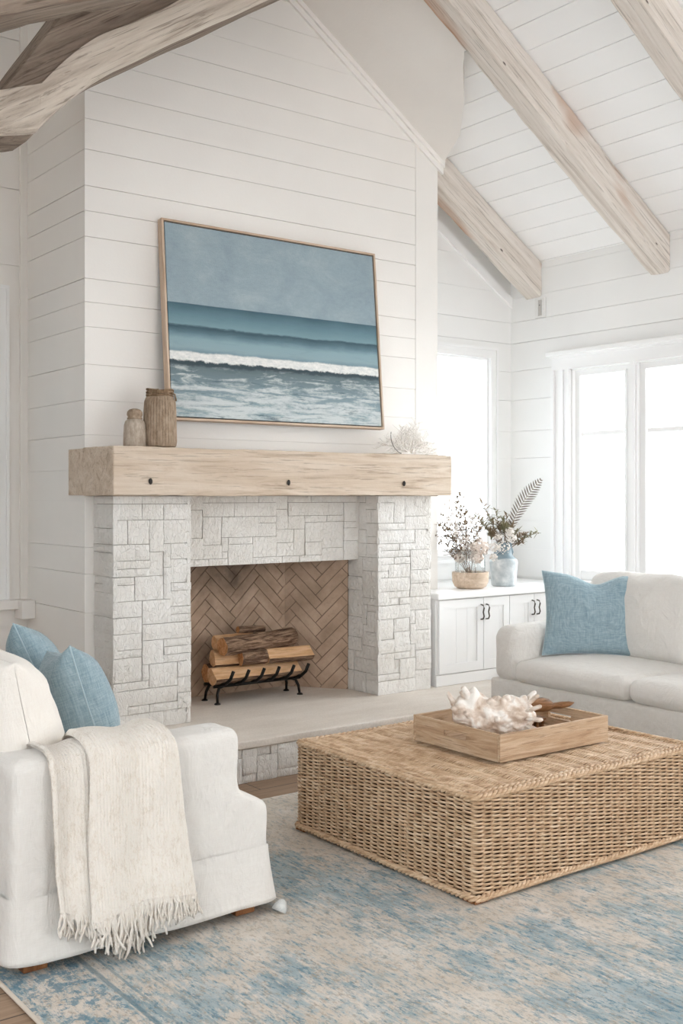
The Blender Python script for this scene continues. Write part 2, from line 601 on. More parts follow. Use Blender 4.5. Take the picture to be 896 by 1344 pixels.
def m_shell():
    k = NT('bleached_shell', 0.6, 0.35)
    n = k.noise(14, detail=5, dist=0.6)
    n2 = k.noise(60, detail=4)
    c = k.ramp(n, [(0.36, hexc('#b7a08d')), (0.5, hexc('#dccdc0')), (0.62, hexc('#f4efe9'))])
    h = k.math('ADD', n, k.math('MULTIPLY', n2, 0.4))
    return k.done(c, k.bump(h, 0.7, 0.01))


MAT['shell'] = m_shell()


def m_jar(name, c1, c2, ribs):
    k = NT(name, 0.85, 0.15)
    n = k.noise(50, k.co((1, 1, 0.4)), 5, 0.7)
    n2 = k.noise(8, detail=3)
    c = k.mix(k.mapr(n, 0.35, 0.65), hexc(c1), hexc(c2))
    c = k.mix(k.mapr(n2, 0.4, 0.7, 0, 0.4), c, hexc(c2))
    return k.done(c, k.bump(n, 0.5, 0.004))


MAT['jar'] = m_jar('ribbed_taupe_ceramic', '#b3a08d', '#85725f', True)
MAT['jar2'] = m_jar('speckled_sand_ceramic', '#c4b8aa', '#9c8e80', False)
MAT['twine'] = m_jar('brown_twine', '#a58d74', '#6d5743', False)


def m_bluevase():
    k = NT('two_tone_blue_glaze', 0.45, 0.4)
    sp = k.n('SeparateXYZ', {'Vector': k.co()})
    n = k.noise(16, detail=5)
    zz = k.math('ADD', sp.outputs[2], k.math('MULTIPLY', k.math('SUBTRACT', n, 0.5), 0.03))
    low = k.ramp(n, [(0.35, hexc('#a9b2b6')), (0.55, hexc('#c8cdcf')), (0.7, hexc('#dfe1e1'))])
    top = k.ramp(n, [(0.35, hexc('#6d818b')), (0.65, hexc('#8f9fa7'))])
    return k.done(k.mix(k.mapr(zz, 0.19, 0.2), low, top), k.bump(n, 0.2, 0.004))


MAT['bluevase'] = m_bluevase()

# ================================================================== LARGE STRUCTURE
XR, YB, XC = 6.23, 6.04, 3.88          # right wall, right alcove wall, ridge line
SL = 0.64


def zc(x):
    return 3.25 + SL * (XR - x) if x > XC else 3.25 + SL * (XR - XC) - 0.12 * (XC - x)


PL_R = ((XR, 0, 3.25), (SL, 0, 1))
PL_L = ((XC, 0, zc(XC)), (-0.12, 0, 1))


def cut_boards(a0, a1, zs, holes, emit, gap=0.004, rnd=None):
    for i in range(len(zs) - 1):
        z0, z1 = zs[i], zs[i + 1]
        g = gap if rnd is None else rnd.choice((0.001, 0.0018, 0.003, 0.004))
        cuts = sorted({z0 + g / 2, z1 - g / 2} | {z for h in holes for z in (h[2], h[3]) if z0 + g < z < z1 - g})
        for c0, c1 in zip(cuts, cuts[1:]):
            segs = [(a0, a1)]
            for (h0, h1, hz0, hz1) in holes:
                if hz0 < (c0 + c1) / 2 < hz1:
                    ns = []
                    for (s0, s1) in segs:
                        if h1 <= s0 or h0 >= s1:
                            ns.append((s0, s1))
                        else:
                            if h0 > s0:
                                ns.append((s0, h0))
                            if h1 < s1:
                                ns.append((h1, s1))
                    segs = ns
            for (s0, s1) in segs:
                emit(s0, s1, c0, c1)


def structure(o):
    o['kind'] = 'structure'
    return o


# floor
mb = MB().box(-1.75, 6.4, -3.2, 6.6, -0.12, 0.0)
structure(mb.build('floor', MAT['floor']))

# right wall with the row of tall sash windows
WY0, WY1, WZ0, WZ1 = 1.93, 5.43, 0.86, 2.41
zs = [0, .2, .42, .64, .85, 1.068, 1.283, 1.54, 1.766, 1.975, 2.216, 2.443, 2.66, 2.826, 3.01, 3.20, 3.45]
mb = MB()
cut_boards(-3.2, YB, zs, [(WY0, WY1, WZ0, WZ1)], lambda a, b, c, d: mb.box(XR, XR + 0.03, a, b, c, d), rnd=random.Random(3))
cut_boards(-3.2, YB + 0.2, [0, 3.5], [(WY0, WY1, WZ0, WZ1)], lambda a, b, c, d: mb.box(XR + 0.012, XR + 0.16, a, b, c, d))
structure(mb.build('wall_right', MAT['wall_cool'], bisect=[((XR, 0, 3.26), (SL, 0, 1))]))

# right alcove wall
AX0, AX1, AZ0, AZ1 = 5.2, 5.985, 1.06, 2.53
mb = MB()
zs2 = [0.1, .42, .64, .85, 1.068, 1.283, 1.54, 1.766, 1.975, 2.216, 2.443, 2.66, 2.826, 3.055, 3.3, 3.55, 3.8, 4.1]
cut_boards(4.9, XR, zs2, [(AX0, AX1, AZ0, AZ1)], lambda a, b, c, d: mb.box(a, b, YB, YB + 0.03, c, d), rnd=random.Random(5))
cut_boards(4.9, XR + 0.1, [0.0, 4.1], [(AX0, AX1, AZ0, AZ1)], lambda a, b, c, d: mb.box(a, b, YB + 0.012, YB + 0.16, c, d))
structure(mb.build('wall_back_right', MAT['wall_cool'], bisect=[PL_R]))

# chimney breast (front, both cheeks, hollow behind the firebox opening)
CX0, CX1, CY = 2.484, 5.06, 5.60
czs = [0.0, .3, .55, .84, 1.05, 1.195, 1.45, 1.62, 1.81, 2.0, 2.194, 2.401, 2.534, 2.663, 2.891, 3.032, 3.169, 3.368, 3.534, 3.69,
       3.86, 4.02, 4.19, 4.36, 4.53, 4.78]
mb = MB()
rn = random.Random(8)
cut_boards(CX0 + 0.0, 4.86, czs, [(2.9, 4.4, 0, 1.2)], lambda a, b, c, d: mb.box(a, b, CY, CY + 0.03, c, d), rnd=rn)
mb.box(4.8615, CX1, CY - 0.002, CY + 0.03, 0.2, 4.1)                                   # plain corner board on the right
cut_boards(CX0 + 0.014, CX1 - 0.001, [0, 4.78], [(2.92, 4.38, 0, 1.3)], lambda a, b, c, d: mb.box(a, b, CY + 0.012, CY + 0.07, c, d))
cut_boards(CY + 0.0305, 6.45, czs, [], lambda a, b, c, d: mb.box(CX0, CX0 + 0.03, a, b, c, d), rnd=random.Random(8))
mb.box(CX0 + 0.014, CX0 + 0.08, CY + 0.072, 6.5, 0, 4.78)
mb.box(CX1 - 0.05, CX1, CY + 0.0715, YB + 0.1, 0, 4.2)
structure(mb.build('wall_chimney', MAT['wall'], bisect=[PL_R, PL_L]))

# left alcove wall behind the near sofa, with its window
LX0, LX1, LZ0, LZ1 = 1.25, 2.295, 0.86, 2.66
mb = MB()
lz = [0.0, .75, 2.86, 3.32, 3.62, 3.95, 4.22, 4.7]
cut_boards(-1.75, CX0 + 0.02, lz, [(LX0, LX1, LZ0, LZ1)], lambda a, b, c, d: mb.box(a, b, 6.45, 6.48, c, d), gap=0.008)
cut_boards(-1.75, CX0 + 0.02, [0.0, 4.7], [(LX0, LX1, LZ0, LZ1)], lambda a, b, c, d: mb.box(a, b, 6.462, 6.62, c, d))
structure(mb.build('wall_back_left', MAT['wall'], bisect=[PL_L]))

# left wall
LW = (-2.6, 3.0, 0.7, 3.2)  # opening for the added, unseen left window
mb = MB()
cut_boards(-3.2, 6.5, [0, .3, .6, .9, 1.2, 1.5, 1.8, 2.1, 2.4, 2.7, 3.0, 3.3, 3.6, 3.9, 4.3], [LW], lambda a, b, c, d: mb.box(-1.63, -1.6, a, b, c, d))
cut_boards(-3.2, 6.6, [0, 4.3], [LW], lambda a, b, c, d: mb.box(-1.75, -1.612, a, b, c, d))
structure(mb.build('wall_left', MAT['wall'], bisect=[PL_L]))

# unseen rear wall added to cut light from the left; open on the right
mb = MB()
cut_boards(-1.6, XR, [0, .25, .5, .75, 1.0, 1.25, 1.5, 1.75, 2.0, 2.25, 2.5, 2.75, 3.0, 3.25, 3.5, 3.75, 4.0, 4.25, 4.5, 4.78], [(2.6, 5.9, 0.0, 2.4)],
           lambda a, b, c, d: mb.box(a, b, -3.13, -3.1, c, d))
cut_boards(-1.6, XR + 0.1, [0, 4.78], [(2.6, 5.9, 0.0, 2.4)], lambda a, b, c, d: mb.box(a, b, -3.25, -3.112, c, d))
structure(mb.build('added_wall_front', MAT['wall'], bisect=[PL_R, PL_L]))

# ceiling: boards along the room on the right slope, boards on the shallow left slope
mb = MB()
ang = math.atan(SL)
Ls = math.hypot(XR - XC, SL * (XR - XC))
rn = random.Random(12)
M = Matrix.Translation((XC, 0, zc(XC))) @ Matrix.Rotation(ang, 4, 'Y')
s = 0.0
bm_ = MB()
while s < Ls + 0.2:
    w = rn.choice((0.15, 0.16, 0.165, 0.17))
    bm_.box(s, s + w - 0.005, -3.2, YB + 0.1, 0.0, 0.02)
    s += w
bm_.box(0, Ls + 0.2, -3.2, YB + 0.15, 0.012, 0.12)
bm_.xf(M)
mb.add(bm_.v, bm_.f)
bm_ = MB()
M2 = Matrix.Translation((XC, 0, zc(XC))) @ Matrix.Rotation(-math.atan(0.12), 4, 'Y')
s = 0.0
while s > -5.7:
    bm_.box(s - 0.165, s, -3.2, 6.6, 0.0, 0.02)
    s -= 0.17
bm_.box(-5.75, 0, -3.2, 6.65, 0.012, 0.12)
bm_.xf(M2)
mb.add(bm_.v, bm_.f)
structure(mb.build('ceiling', MAT['ceil']))

# smooth plaster slope against the chimney, running up to the second rafter
mb = MB()
def zsof(x):
    return 3.76 + 0.66 * (5.1 - x)
pl = [(3.8, 4.72), (4.49, 4.72), (4.60, 4.86), (4.80, 5.06), (4.97, 5.28), (5.08, 5.54), (5.08, CY + 0.02), (3.8, CY + 0.02)]
nn = len(pl)
mb.add([(x, y, zsof(x)) for x, y in pl] + [(x, y, zsof(x) + 0.3) for x, y in pl],
       [tuple(range(nn)), tuple(range(2 * nn - 1, nn - 1, -1))] + [(i, nn + i, nn + (i + 1) % nn, (i + 1) % nn) for i in range(nn)])
structure(mb.build('ceiling_plaster_slope', MAT['plaster'], bisect=[((XR, 0, 3.27), (SL, 0, 1))]))

# sloping trim: crown where the chimney meets the plaster, and the rake board in the right alcove
mb = MB()
for (o1, o2, yy) in ((0.0, -0.035, 0.034), (-0.035, -0.075, 0.018)):
    mb.prism([(3.8, zsof(3.8) + o1 + 0.03), (5.10, zsof(5.10) + o1 + 0.03), (5.10, zsof(5.10) + o2), (3.8, zsof(3.8) + o2)], CY - yy, CY + 0.001)
structure(mb.build('trim_1', MAT['wall']))
mb = MB()
f = lambda x: 3.0 + SL * (XR - x)
mb.prism([(5.06, f(5.06) + 0.02), (XR, f(XR) + 0.02), (XR, f(XR) - 0.06), (5.06, f(5.06) - 0.06)], YB - 0.02, YB + 0.001)
structure(mb.build('trim_2', MAT['trim']))

# picture-frame trim of the left alcove: corner strip, head rail, stool
mb = MB()
mb.box(2.44, 2.484, 6.43, 6.451, 0.0, 4.4)
mb.bbox(1.0, 2.46, 6.36, 6.451, 0.80, 0.855, 0.006)
mb.box(1.05, 2.45, 6.42, 6.451, 0.70, 0.80)
mb.bbox(2.40, 2.484, 6.30, 6.43, 0.745, 0.855, 0.006)
structure(mb.build('trim_3', MAT['wall']))


def casing_xz(mb, x0, x1, z0, z1, y, w=0.075, sill=True):
    """stepped casing round a window in a wall whose face looks down -y"""
    for (a, b, t) in ((0, w * 0.35, 0.028), (w * 0.35, w * 0.75, 0.018), (w * 0.75, w, 0.026)):
        mb.box(x0 - b, x0 - a, y - t, y + 0.001, z0 - b, z1 + b)
        mb.box(x1 + a, x1 + b, y - t, y + 0.001, z0 - b, z1 + b)
        mb.box(x0 - a, x1 + a, y - t, y + 0.001, z1 + a, z1 + b)
        mb.box(x0 - a, x1 + a, y - t, y + 0.001, z0 - b, z0 - a)


mb = MB()
casing_xz(mb, AX0, AX1, AZ0, AZ1, YB, 0.085)
mb.bbox(AX0 - 0.12, AX1 + 0.1, YB - 0.05, YB + 0.002, AZ0 - 0.035, AZ0, 0.006)
structure(mb.build('trim_4', MAT['trim']))
mb = MB()
casing_xz(mb, LX0, LX1, LZ0, LZ1, 6.45, 0.075)
structure(mb.build('trim_5', MAT['trim']))


def window_xz(name, x0, x1, z0, z1, y, fw=0.03):
    r = bpy.data.objects.new(name, None)
    COL.objects.link(r)
    r.location = ((x0 + x1) / 2, y, z0)
    structure(r)
    m = MB()
    m.box(x0, x0 + fw, y - 0.02, y + 0.03, z0, z1).box(x1 - fw, x1, y - 0.02, y + 0.03, z0, z1)
    m.box(x0 + fw, x1 - fw, y - 0.02, y + 0.03, z1 - fw, z1).box(x0 + fw, x1 - fw, y - 0.02, y + 0.03, z0, z0 + fw)
    m.build('window_frame', MAT['trim'], r, world=True)
    MB().box(x0 + fw, x1 - fw, y, y + 0.005, z0 + fw, z1 - fw).build('pane', MAT['glass'], r, world=True)
    return r


window_xz('window_1', AX0, AX1, AZ0, AZ1, YB + 0.022, 0.016)
window_xz('window_2', LX0, LX1, LZ0, LZ1, 6.52, 0.03)

# unseen box added outside the left window to cut its light
MB().box(-2.2, 4.6, 8.0, 8.1, -0.1, 3.4).box(-2.2, 4.6, 7.0, 8.1, 3.4, 3.5).box(-2.3, -2.2, 6.66, 8.1, -0.1, 3.5).box(4.5, 4.6, 6.66, 8.1, -0.1, 3.5).box(-2.3, 4.6, 6.66, 8.1, -0.2, -0.1).build('light_block_box', m_paint('grey_blue_light_block', '#d3d8da'), kind='structure')

r = bpy.data.objects.new('window_9', None)  # unseen window added to brighten the surfaces facing left
COL.objects.link(r)
r.location = (-1.66, 0.2, 0.7)
structure(r)
m = MB()
for a_, b_ in ((-2.6, -2.54), (-1.23, -1.17), (0.17, 0.23), (1.57, 1.63), (2.94, 3.0)):
    m.box(-1.69, -1.64, a_, b_, 0.7, 3.2)
m.box(-1.689, -1.641, -2.6, 3.0, 0.7, 0.76).box(-1.689, -1.641, -2.6, 3.0, 3.14, 3.2)
m.build('window_frame', MAT['trim'], r, world=True)
MB().box(-1.668, -1.663, -2.6, 3.0, 0.7, 3.2).build('pane', MAT['glass'], r, world=True)

# right window wall: casing, mullions, header, stool
mb = MB()
for (a, b, t) in ((0.03, 0.06, 0.016), (0.0, 0.03, 0.026), (0.06, 0.09, 0.0245), (0.09, 0.145, 0.0155), (0.145, 0.17, 0.034)):
    mb.box(XR - t, XR + 0.001, WY1 + a, WY1 + b, 0.821, WZ1 - 0.0005)
    mb.box(XR - t, XR + 0.001, WY0 - b, WY0 - a, 0.821, WZ1 - 0.0005)
mb.box(XR - 0.022, XR + 0.001, WY0 - 0.17, WY1 + 0.17, WZ1, WZ1 + 0.105)
mb.bbox(XR - 0.06, XR + 0.002, WY0 - 0.2, WY1 + 0.2, WZ1 + 0.105, WZ1 + 0.14, 0.006)
mb.box(XR - 0.034, XR + 0.001, WY0 - 0.18, WY1 + 0.18, WZ1 + 0.085, WZ1 + 0.105)
mb.bbox(XR - 0.06, XR + 0.05, WY0 - 0.1, WY1 + 0.02, 0.82, WZ0, 0.006)
# linings of the opening
mb.box(XR, XR + 0.15, WY1 - 0.012, WY1, WZ0, WZ1)
mb.box(XR, XR + 0.15, WY0, WY0 + 0.012, WZ0, WZ1)
mb.box(XR, XR + 0.15, WY0, WY1, WZ1 - 0.01, WZ1)
pitch = 0.585
for i in range(1, 6):
    yc = 5.445 - pitch * i - 0.0
    mb.box(XR - 0.012, XR + 0.10, yc - 0.035, yc + 0.035, WZ0, WZ1 - 0.01)
    mb.box(XR - 0.022, XR - 0.0, yc - 0.018, yc + 0.018, WZ0, WZ1)
structure(mb.build('trim_6', MAT['trim']))
for i in range(6):
    ya = 5.355 - pitch * i
    yb = ya - 0.405
    r = bpy.data.objects.new('window_%d' % (i + 3), None)
    COL.objects.link(r)
    r.location = (XR + 0.04, (ya + yb) / 2, WZ0)
    structure(r)
    m = MB()
    s = 0.053
    x0, x1 = XR + 0.02, XR + 0.065
    m.box(x0, x1, ya, ya + s, WZ0, WZ1 - 0.01).box(x0, x1, yb - s, yb, WZ0, WZ1 - 0.01)
    m.box(x0, x1, yb, ya, 2.355, WZ1 - 0.01).box(x0, x1, yb, ya, WZ0, WZ0 + 0.07)
    m.box(x0 + 0.01, x1 - 0.01, yb, ya, 1.915, 1.945)
    m.box(x0 - 0.008, x0, ya, ya + 0.014, WZ0, 2.37).box(x0 - 0.008, x0, yb - 0.014, yb, WZ0, 2.37).box(x0 - 0.008, x0, yb, ya, 2.355, 2.37)
    m.build('window_frame', MAT['trim'], r, world=True)
    MB().box(x0 + 0.02, x0 + 0.025, yb, ya, WZ0 + 0.07, 2.355).build('pane', MAT['glass'], r, world=True)


# ------------------------------------------------------------------ timbers overhead
def timber_section(w, h, ch=0.012, sub=3):
    hw, hh = w / 2, h / 2
    pts = []
    cs = [(-hw, -hh), (hw, -hh), (hw, hh), (-hw, hh)]
    for i in range(4):
        a, b = Vector(cs[i]), Vector(cs[(i + 1) % 4])
        d = (b - a).normalized()
        a2, b2 = a + d * ch, b - d * ch
        for j in range(sub + 1):
            pts.append(a2.lerp(b2, j / sub))
    return pts


def timber(name, w, h, L, M, mats, label, cat, seed, rough=0.006, bis=None, seg=0.05):
    sec = timber_section(w, h)
    n = max(2, int(L / seg))
    v, f = [], []
    for i in range(n + 1):
        x = L * i / n
        for p in sec:
            d = 1 + 0
            off = rough * (nz((x * 1.4, p.x * 9, p.y * 9), 1.0, seed) + 0.6 * nz((x * 6, p.x * 20, p.y * 20), 1.0, seed + 5))
            corner = (abs(p.x) / (w / 2)) * (abs(p.y) / (h / 2))
            off -= rough * 1.6 * max(0, nz((x * 9, p.x * 5, p.y * 5), 1.0, seed + 9)) * (corner > 0.75)
            q = p * (1 + off / max(0.03, p.length))
            v.append((x, q.x, q.y))
    k = len(sec)
    for i in range(n):
        for j in range(k):
            f.append((i * k + j, i * k + (j + 1) % k, (i + 1) * k + (j + 1) % k, (i + 1) * k + j))
    f.append(tuple(range(k)))
    f.append(tuple(n * k + j for j in range(k - 1, -1, -1)))
    m = MB().add(v, f)
    if bis:
        Mi = M.inverted()
        bis = [((Mi @ Vector(p)), (Mi.to_3x3() @ Vector(nn))) for p, nn in bis]
    o = m.build(name, mats, bisect=bis)
    o.matrix_world = M
    tag(o, label, cat)
    if cat == 'beam' and name == 'ceiling_rafter':
        o['group'] = 'rafters on the right slope of the ceiling'
    return o


raf = [(5.80, 0.165, 5.03, 'short whitewashed rafter over the alcove window beside the chimney', 11),
       (4.645, 0.17, XC, 'long whitewashed rafter with orange knot, next in front of the alcove one', 23),
       (3.63, 0.17, XC, 'whitewashed rafter crossing the top right corner of the photo', 37),
       (2.55, 0.17, XC, 'whitewashed rafter nearest the viewer, overhead', 41)]
for yc, w, x0, lab, sd in raf[:3]:
    M = Matrix.Translation((x0 - 0.2, yc, zc(XC) - SL * (x0 - 0.2 - XC) - 0.12 * math.cos(ang) * 1.0)) @ Matrix.Rotation(ang, 4, 'Y')
    h = 0.225
    M = Matrix.Translation((x0 - 0.2, yc, 3.25 + SL * (XR - x0 + 0.2) - (h / 2 + 0.001) / math.cos(ang))) @ Matrix.Rotation(ang, 4, 'Y')
    timber('ceiling_rafter', w, h, (XR - x0 + 0.5) / math.cos(ang), M, MAT['beam'], lab, 'beam', sd,
           bis=[((XR - 0.003, 0, 0), (1, 0, 0)), ((x0 + 0.002, 0, 0), (-1, 0, 0))])

# big curved principal timber above the chimney's left side, with a worn pale lower arris
def zC(x):
    if x > 2.35:
        return 2.003 + 0.66 * x
    t = (2.35 - x)
    return 2.003 + 0.66 * 2.35 - 0.66 * t - 0.72 * t * t if x > 1.93 else 2.003 + 0.66 * 2.35 - 0.66 * 0.42 - 0.72 * 0.42 ** 2 - 0.25 * (1.93 - x)
MC = Matrix.Translation((1.9, 5.0, 3.2)) @ Matrix.Rotation(-math.atan(0.66), 4, 'Y')
MCi = MC.inverted()
def partC(name, secfn, mat, parent, seed, x0=1.5, x1=3.86, n=60):
    v, f = [], []
    for i in range(n + 1):
        x = x0 + (x1 - x0) * i / n
        sec = secfn(x)
        k = len(sec)
        for j, (y, z) in enumerate(sec):
            o = 0.006 * nz((x * 5, y * 12, z * 12), 1, seed) + 0.01 * nz((x * 1.7, y * 3, z * 3), 1, seed + 3)
            v.append((x, y + o, zC(x) + z + o))
    for i in range(n):
        for j in range(k):
            f.append((i * k + j, i * k + (j + 1) % k, (i + 1) * k + (j + 1) % k, (i + 1) * k + j))
    f.append(tuple(range(k)))
    f.append(tuple(n * k + j for j in range(k - 1, -1, -1)))
    m = MB().add(v, f)
    bis = [((MCi @ Vector(p)), (MCi.to_3x3() @ Vector(q))) for p, q in (((XC, 0, zc(XC) + 0.005), (-0.12, 0, 1)),)]
    return m.xf(MCi).build(name, mat, parent, bisect=bis)
rootC = thing('truss_beam', 'massive curved grey timber with a worn pale lower edge, crossing the top left', 'beam')
rootC.matrix_world = MC
def topz(x):
    return max(0.18, min(0.52, 3.307 + 1.5 * (x - 1.75) - zC(x)))
partC('timber', lambda x: [(5.20, 0.0), (5.20, topz(x) * 0.5), (5.20, topz(x) - 0.01), (5.0, topz(x)), (4.87, topz(x)), (4.845, topz(x) - 0.02), (4.84, (topz(x) + 0.155) / 2), (4.845, 0.20), (4.86, 0.17), (4.90, 0.03), (5.02, 0.0)], MAT['beam_dark'], rootC, 51)
partC('worn_edge', lambda x: [(4.843, 0.205 + 0.02 * math.sin(x * 7)), (4.845, 0.17), (4.855, 0.12), (4.868, 0.06), (4.885, 0.022), (4.92, 0.008), (4.95, 0.014), (4.92, 0.06), (4.89, 0.16), (4.87, 0.20)],
      MAT['beam_pale'], rootC, 51).location = MCi.to_3x3() @ Vector((0, -0.012, -0.006))

# steep brace rising behind/above it and the tie beam in the very corner
d = Vector((1, 0, 1.5)).normalized()
a = math.atan(1.5)
M = Matrix.Translation((1.60, 4.62, 2.86)) @ Matrix.Rotation(-a, 4, 'Y')
timber('brace_beam', 0.28, 0.32, 2.0, Matrix.Translation(Vector((2.08, 5.03, 3.80)) + Vector((d.z, 0, -d.x)) * 0.16) @ Matrix.Rotation(-a, 4, 'Y'), MAT['beam_dark'],
       'steep dark grey brace rising from the massive curved timber', 'beam', 61, 0.014,
       bis=[((XC, 0, zc(XC) - 0.002), (-0.12, 0, 1))])
a = math.atan(0.48)
M = Matrix.Translation((-1.6, 4.1, 3.28 + 0.48 * (-1.6 - 1.51) + 0.2)) @ Matrix.Rotation(-a, 4, 'Y')
timber('tie_beam', 0.26, 0.36, 7.0, M, MAT['beam_dark'], 'dark grey timber cutting across the top left corner of the photo', 'beam', 71, 0.014,
       bis=[((XC, 0, zc(XC) - 0.002), (-0.12, 0, 1)), ((-1.598, 0, 0), (-1, 0, 0))])

# ================================================================== FIREPLACE
def stone_panel(mb, O, U, V, N, W, H, seed, cell=0.043):
    """random squared rubble: rectangles packed on a small grid, each with its own rough face"""
    rn = random.Random(seed)
    nu, nv = max(1, round(W / cell)), max(1, round(H / cell))
    cu, cv = W / nu, H / nv
    occ = [[False] * nu for _ in range(nv)]
    O, U, V, N = map(Vector, (O, U, V, N))
    for j in range(nv):
        for i in range(nu):
            if occ[j][i]:
                continue
            w = rn.choice((2, 3, 3, 4, 4, 5, 6, 7))
            h = rn.choice((1, 1, 2, 2, 2, 3, 3, 4))
            if w > 5 and h > 3:
                h = 2
            k = 0
            while i + k < nu and not occ[j][i + k] and k < w:
                k += 1
            w = k
            if nu - (i + w) == 1:
                w += 1
            w = min(w, nu - i)
            if any(occ[j][i + q] for q in range(w)):
                w = k
            h = min(h, nv - j)
            for b in range(h):
                for a in range(w):
                    occ[j + b][i + a] = True
            g = 0.0015
            u0, u1 = i * cu + g, (i + w) * cu - g
            v0, v1 = j * cv + g, (j + h) * cv - g
            pr = rn.uniform(0.001, 0.010)
            tu, tv = rn.uniform(-0.003, 0.003), rn.uniform(-0.003, 0.003)
            mu, mv = max(3, int((u1 - u0) / 0.018)), max(3, int((v1 - v0) / 0.018))
            vs, fs = [], []
            for b in range(mv + 1):
                for a in range(mu + 1):
                    s, t = a / mu, b / mv
                    e = min(s, 1 - s, t, 1 - t)
                    ju = 0.003 * nz((u0 + s * 3, v0 + t * 3, seed), 3)
                    uu = u0 + (u1 - u0) * s + (ju if 0 < a < mu else 0)
                    vv = v0 + (v1 - v0) * t + (ju if 0 < b < mv else 0)
                    d = 0.016 + pr + tu * (s - .5) + tv * (t - .5) + 0.005 * nz((uu * 12, vv * 12, seed * 3.1)) + 0.004 * nz((uu * 45, vv * 30, seed))
                    if e == 0:
                        d -= 0.0035
                    vs.append(O + U * uu + V * vv + N * d)
            base = len(vs)
            ring = [(a, 0) for a in range(mu)] + [(mu, b) for b in range(mv)] + [(a, mv) for a in range(mu, 0, -1)] + [(0, b) for b in range(mv, 0, -1)]
            for (a, b) in ring:
                vs.append(O + U * (u0 + (u1 - u0) * a / mu) + V * (v0 + (v1 - v0) * b / mv))
            for b in range(mv):
                for a in range(mu):
                    q = b * (mu + 1) + a
                    fs.append((q, q + 1, q + mu + 2, q + mu + 1))
            R = len(ring)
            for q in range(R):
                a1, b1 = ring[q]
                a2, b2 = ring[(q + 1) % R]
                fs.append((b1 * (mu + 1) + a1, base + q, base + (q + 1) % R, b2 * (mu + 1) + a2))
            mb.add(vs, fs)


HZ = 0.22
MZ = 1.478
PY = 5.34          # pier face
fp = thing('fireplace', 'white painted rough stone fireplace with raised pale hearth and herringbone firebox', 'fireplace', (3.65, 5.2, 0))
T = 0.026
# left pier, right pier
for (x0, x1, sd, yj) in ((2.53, 3.0, 1, 5.69), (4.33, 4.775, 2, 5.69)):
    m = MB()
    m.box(x0 + T, x1 - T, PY + T, CY, HZ, MZ - 0.002, mi=1)
    if x0 < 3:
        m.box(2.9, x1 - T, CY, yj, HZ, MZ - 0.3, mi=1)
    else:
        m.box(x0 + T, 4.42, CY, yj, HZ, MZ - 0.3, mi=1)
    stone_panel(m, (x0, PY + T, HZ), (1, 0, 0), (0, 0, 1), (0, -1, 0), x1 - x0, MZ - 0.002 - HZ, 10 + sd)
    yl = CY if x0 < 3 else yj
    yr = yj if x0 < 3 else CY
    stone_panel(m, (x0 + T, PY + 0.006, HZ), (0, 1, 0), (0, 0, 1), (-1, 0, 0), yl - PY - 0.006, MZ - 0.002 - HZ if x0 < 3 else MZ - 0.002 - HZ, 20 + sd)
    stone_panel(m, (x1 - T, PY + 0.006, HZ), (0, 1, 0), (0, 0, 1), (1, 0, 0), yr - PY - 0.006, MZ - 0.002 - HZ, 30 + sd)
    m.build('stone_pier', [MAT['stone'], MAT['joint']], fp, world=True)
# lintel
m = MB()
m.box(2.98, 4.35, 5.55 + T, 5.69, 1.068, MZ - 0.002, mi=1)
stone_panel(m, (2.98, 5.55 + T, 1.066), (1, 0, 0), (0, 0, 1), (0, -1, 0), 1.37, MZ - 0.002 - 1.066, 44)
m.build('stone_lintel', [MAT['stone'], MAT['joint']], fp, world=True)
# hearth: plinth of stone and thick slab
m = MB()
m.box(2.45, 6.225, 4.80, 5.3, 0, 0.178, mi=1)
stone_panel(m, (2.42, 4.80, 0.0), (1, 0, 0), (0, 0, 1), (0, -1, 0), 3.8, 0.176, 51)
stone_panel(m, (2.45, 4.80, 0.0), (0, 1, 0), (0, 0, 1), (-1, 0, 0), 0.79, 0.176, 52)
m.build('hearth_plinth', [MAT['stone'], MAT['joint']], fp, world=True)
m = MB()
warp = lambda p: Vector((p.x, p.y - (0.006 * nz((p.x * 6, 0, p.z * 8), 1, 3) if p.y < -0.3 else 0), p.z + (0.002 * nz((p.x * 3, p.y * 3, 0), 1, 7))))
m.soft((3.805, 0.86, 0.042), (4.3215, 5.2, 0.199), 0.008, 2, (70, 14, 1), warp=warp)
m.box(2.95, 4.4, 5.6, 6.1, 0.178, 0.2195)
m.build('hearth_slab', MAT['slab'], fp, world=True)


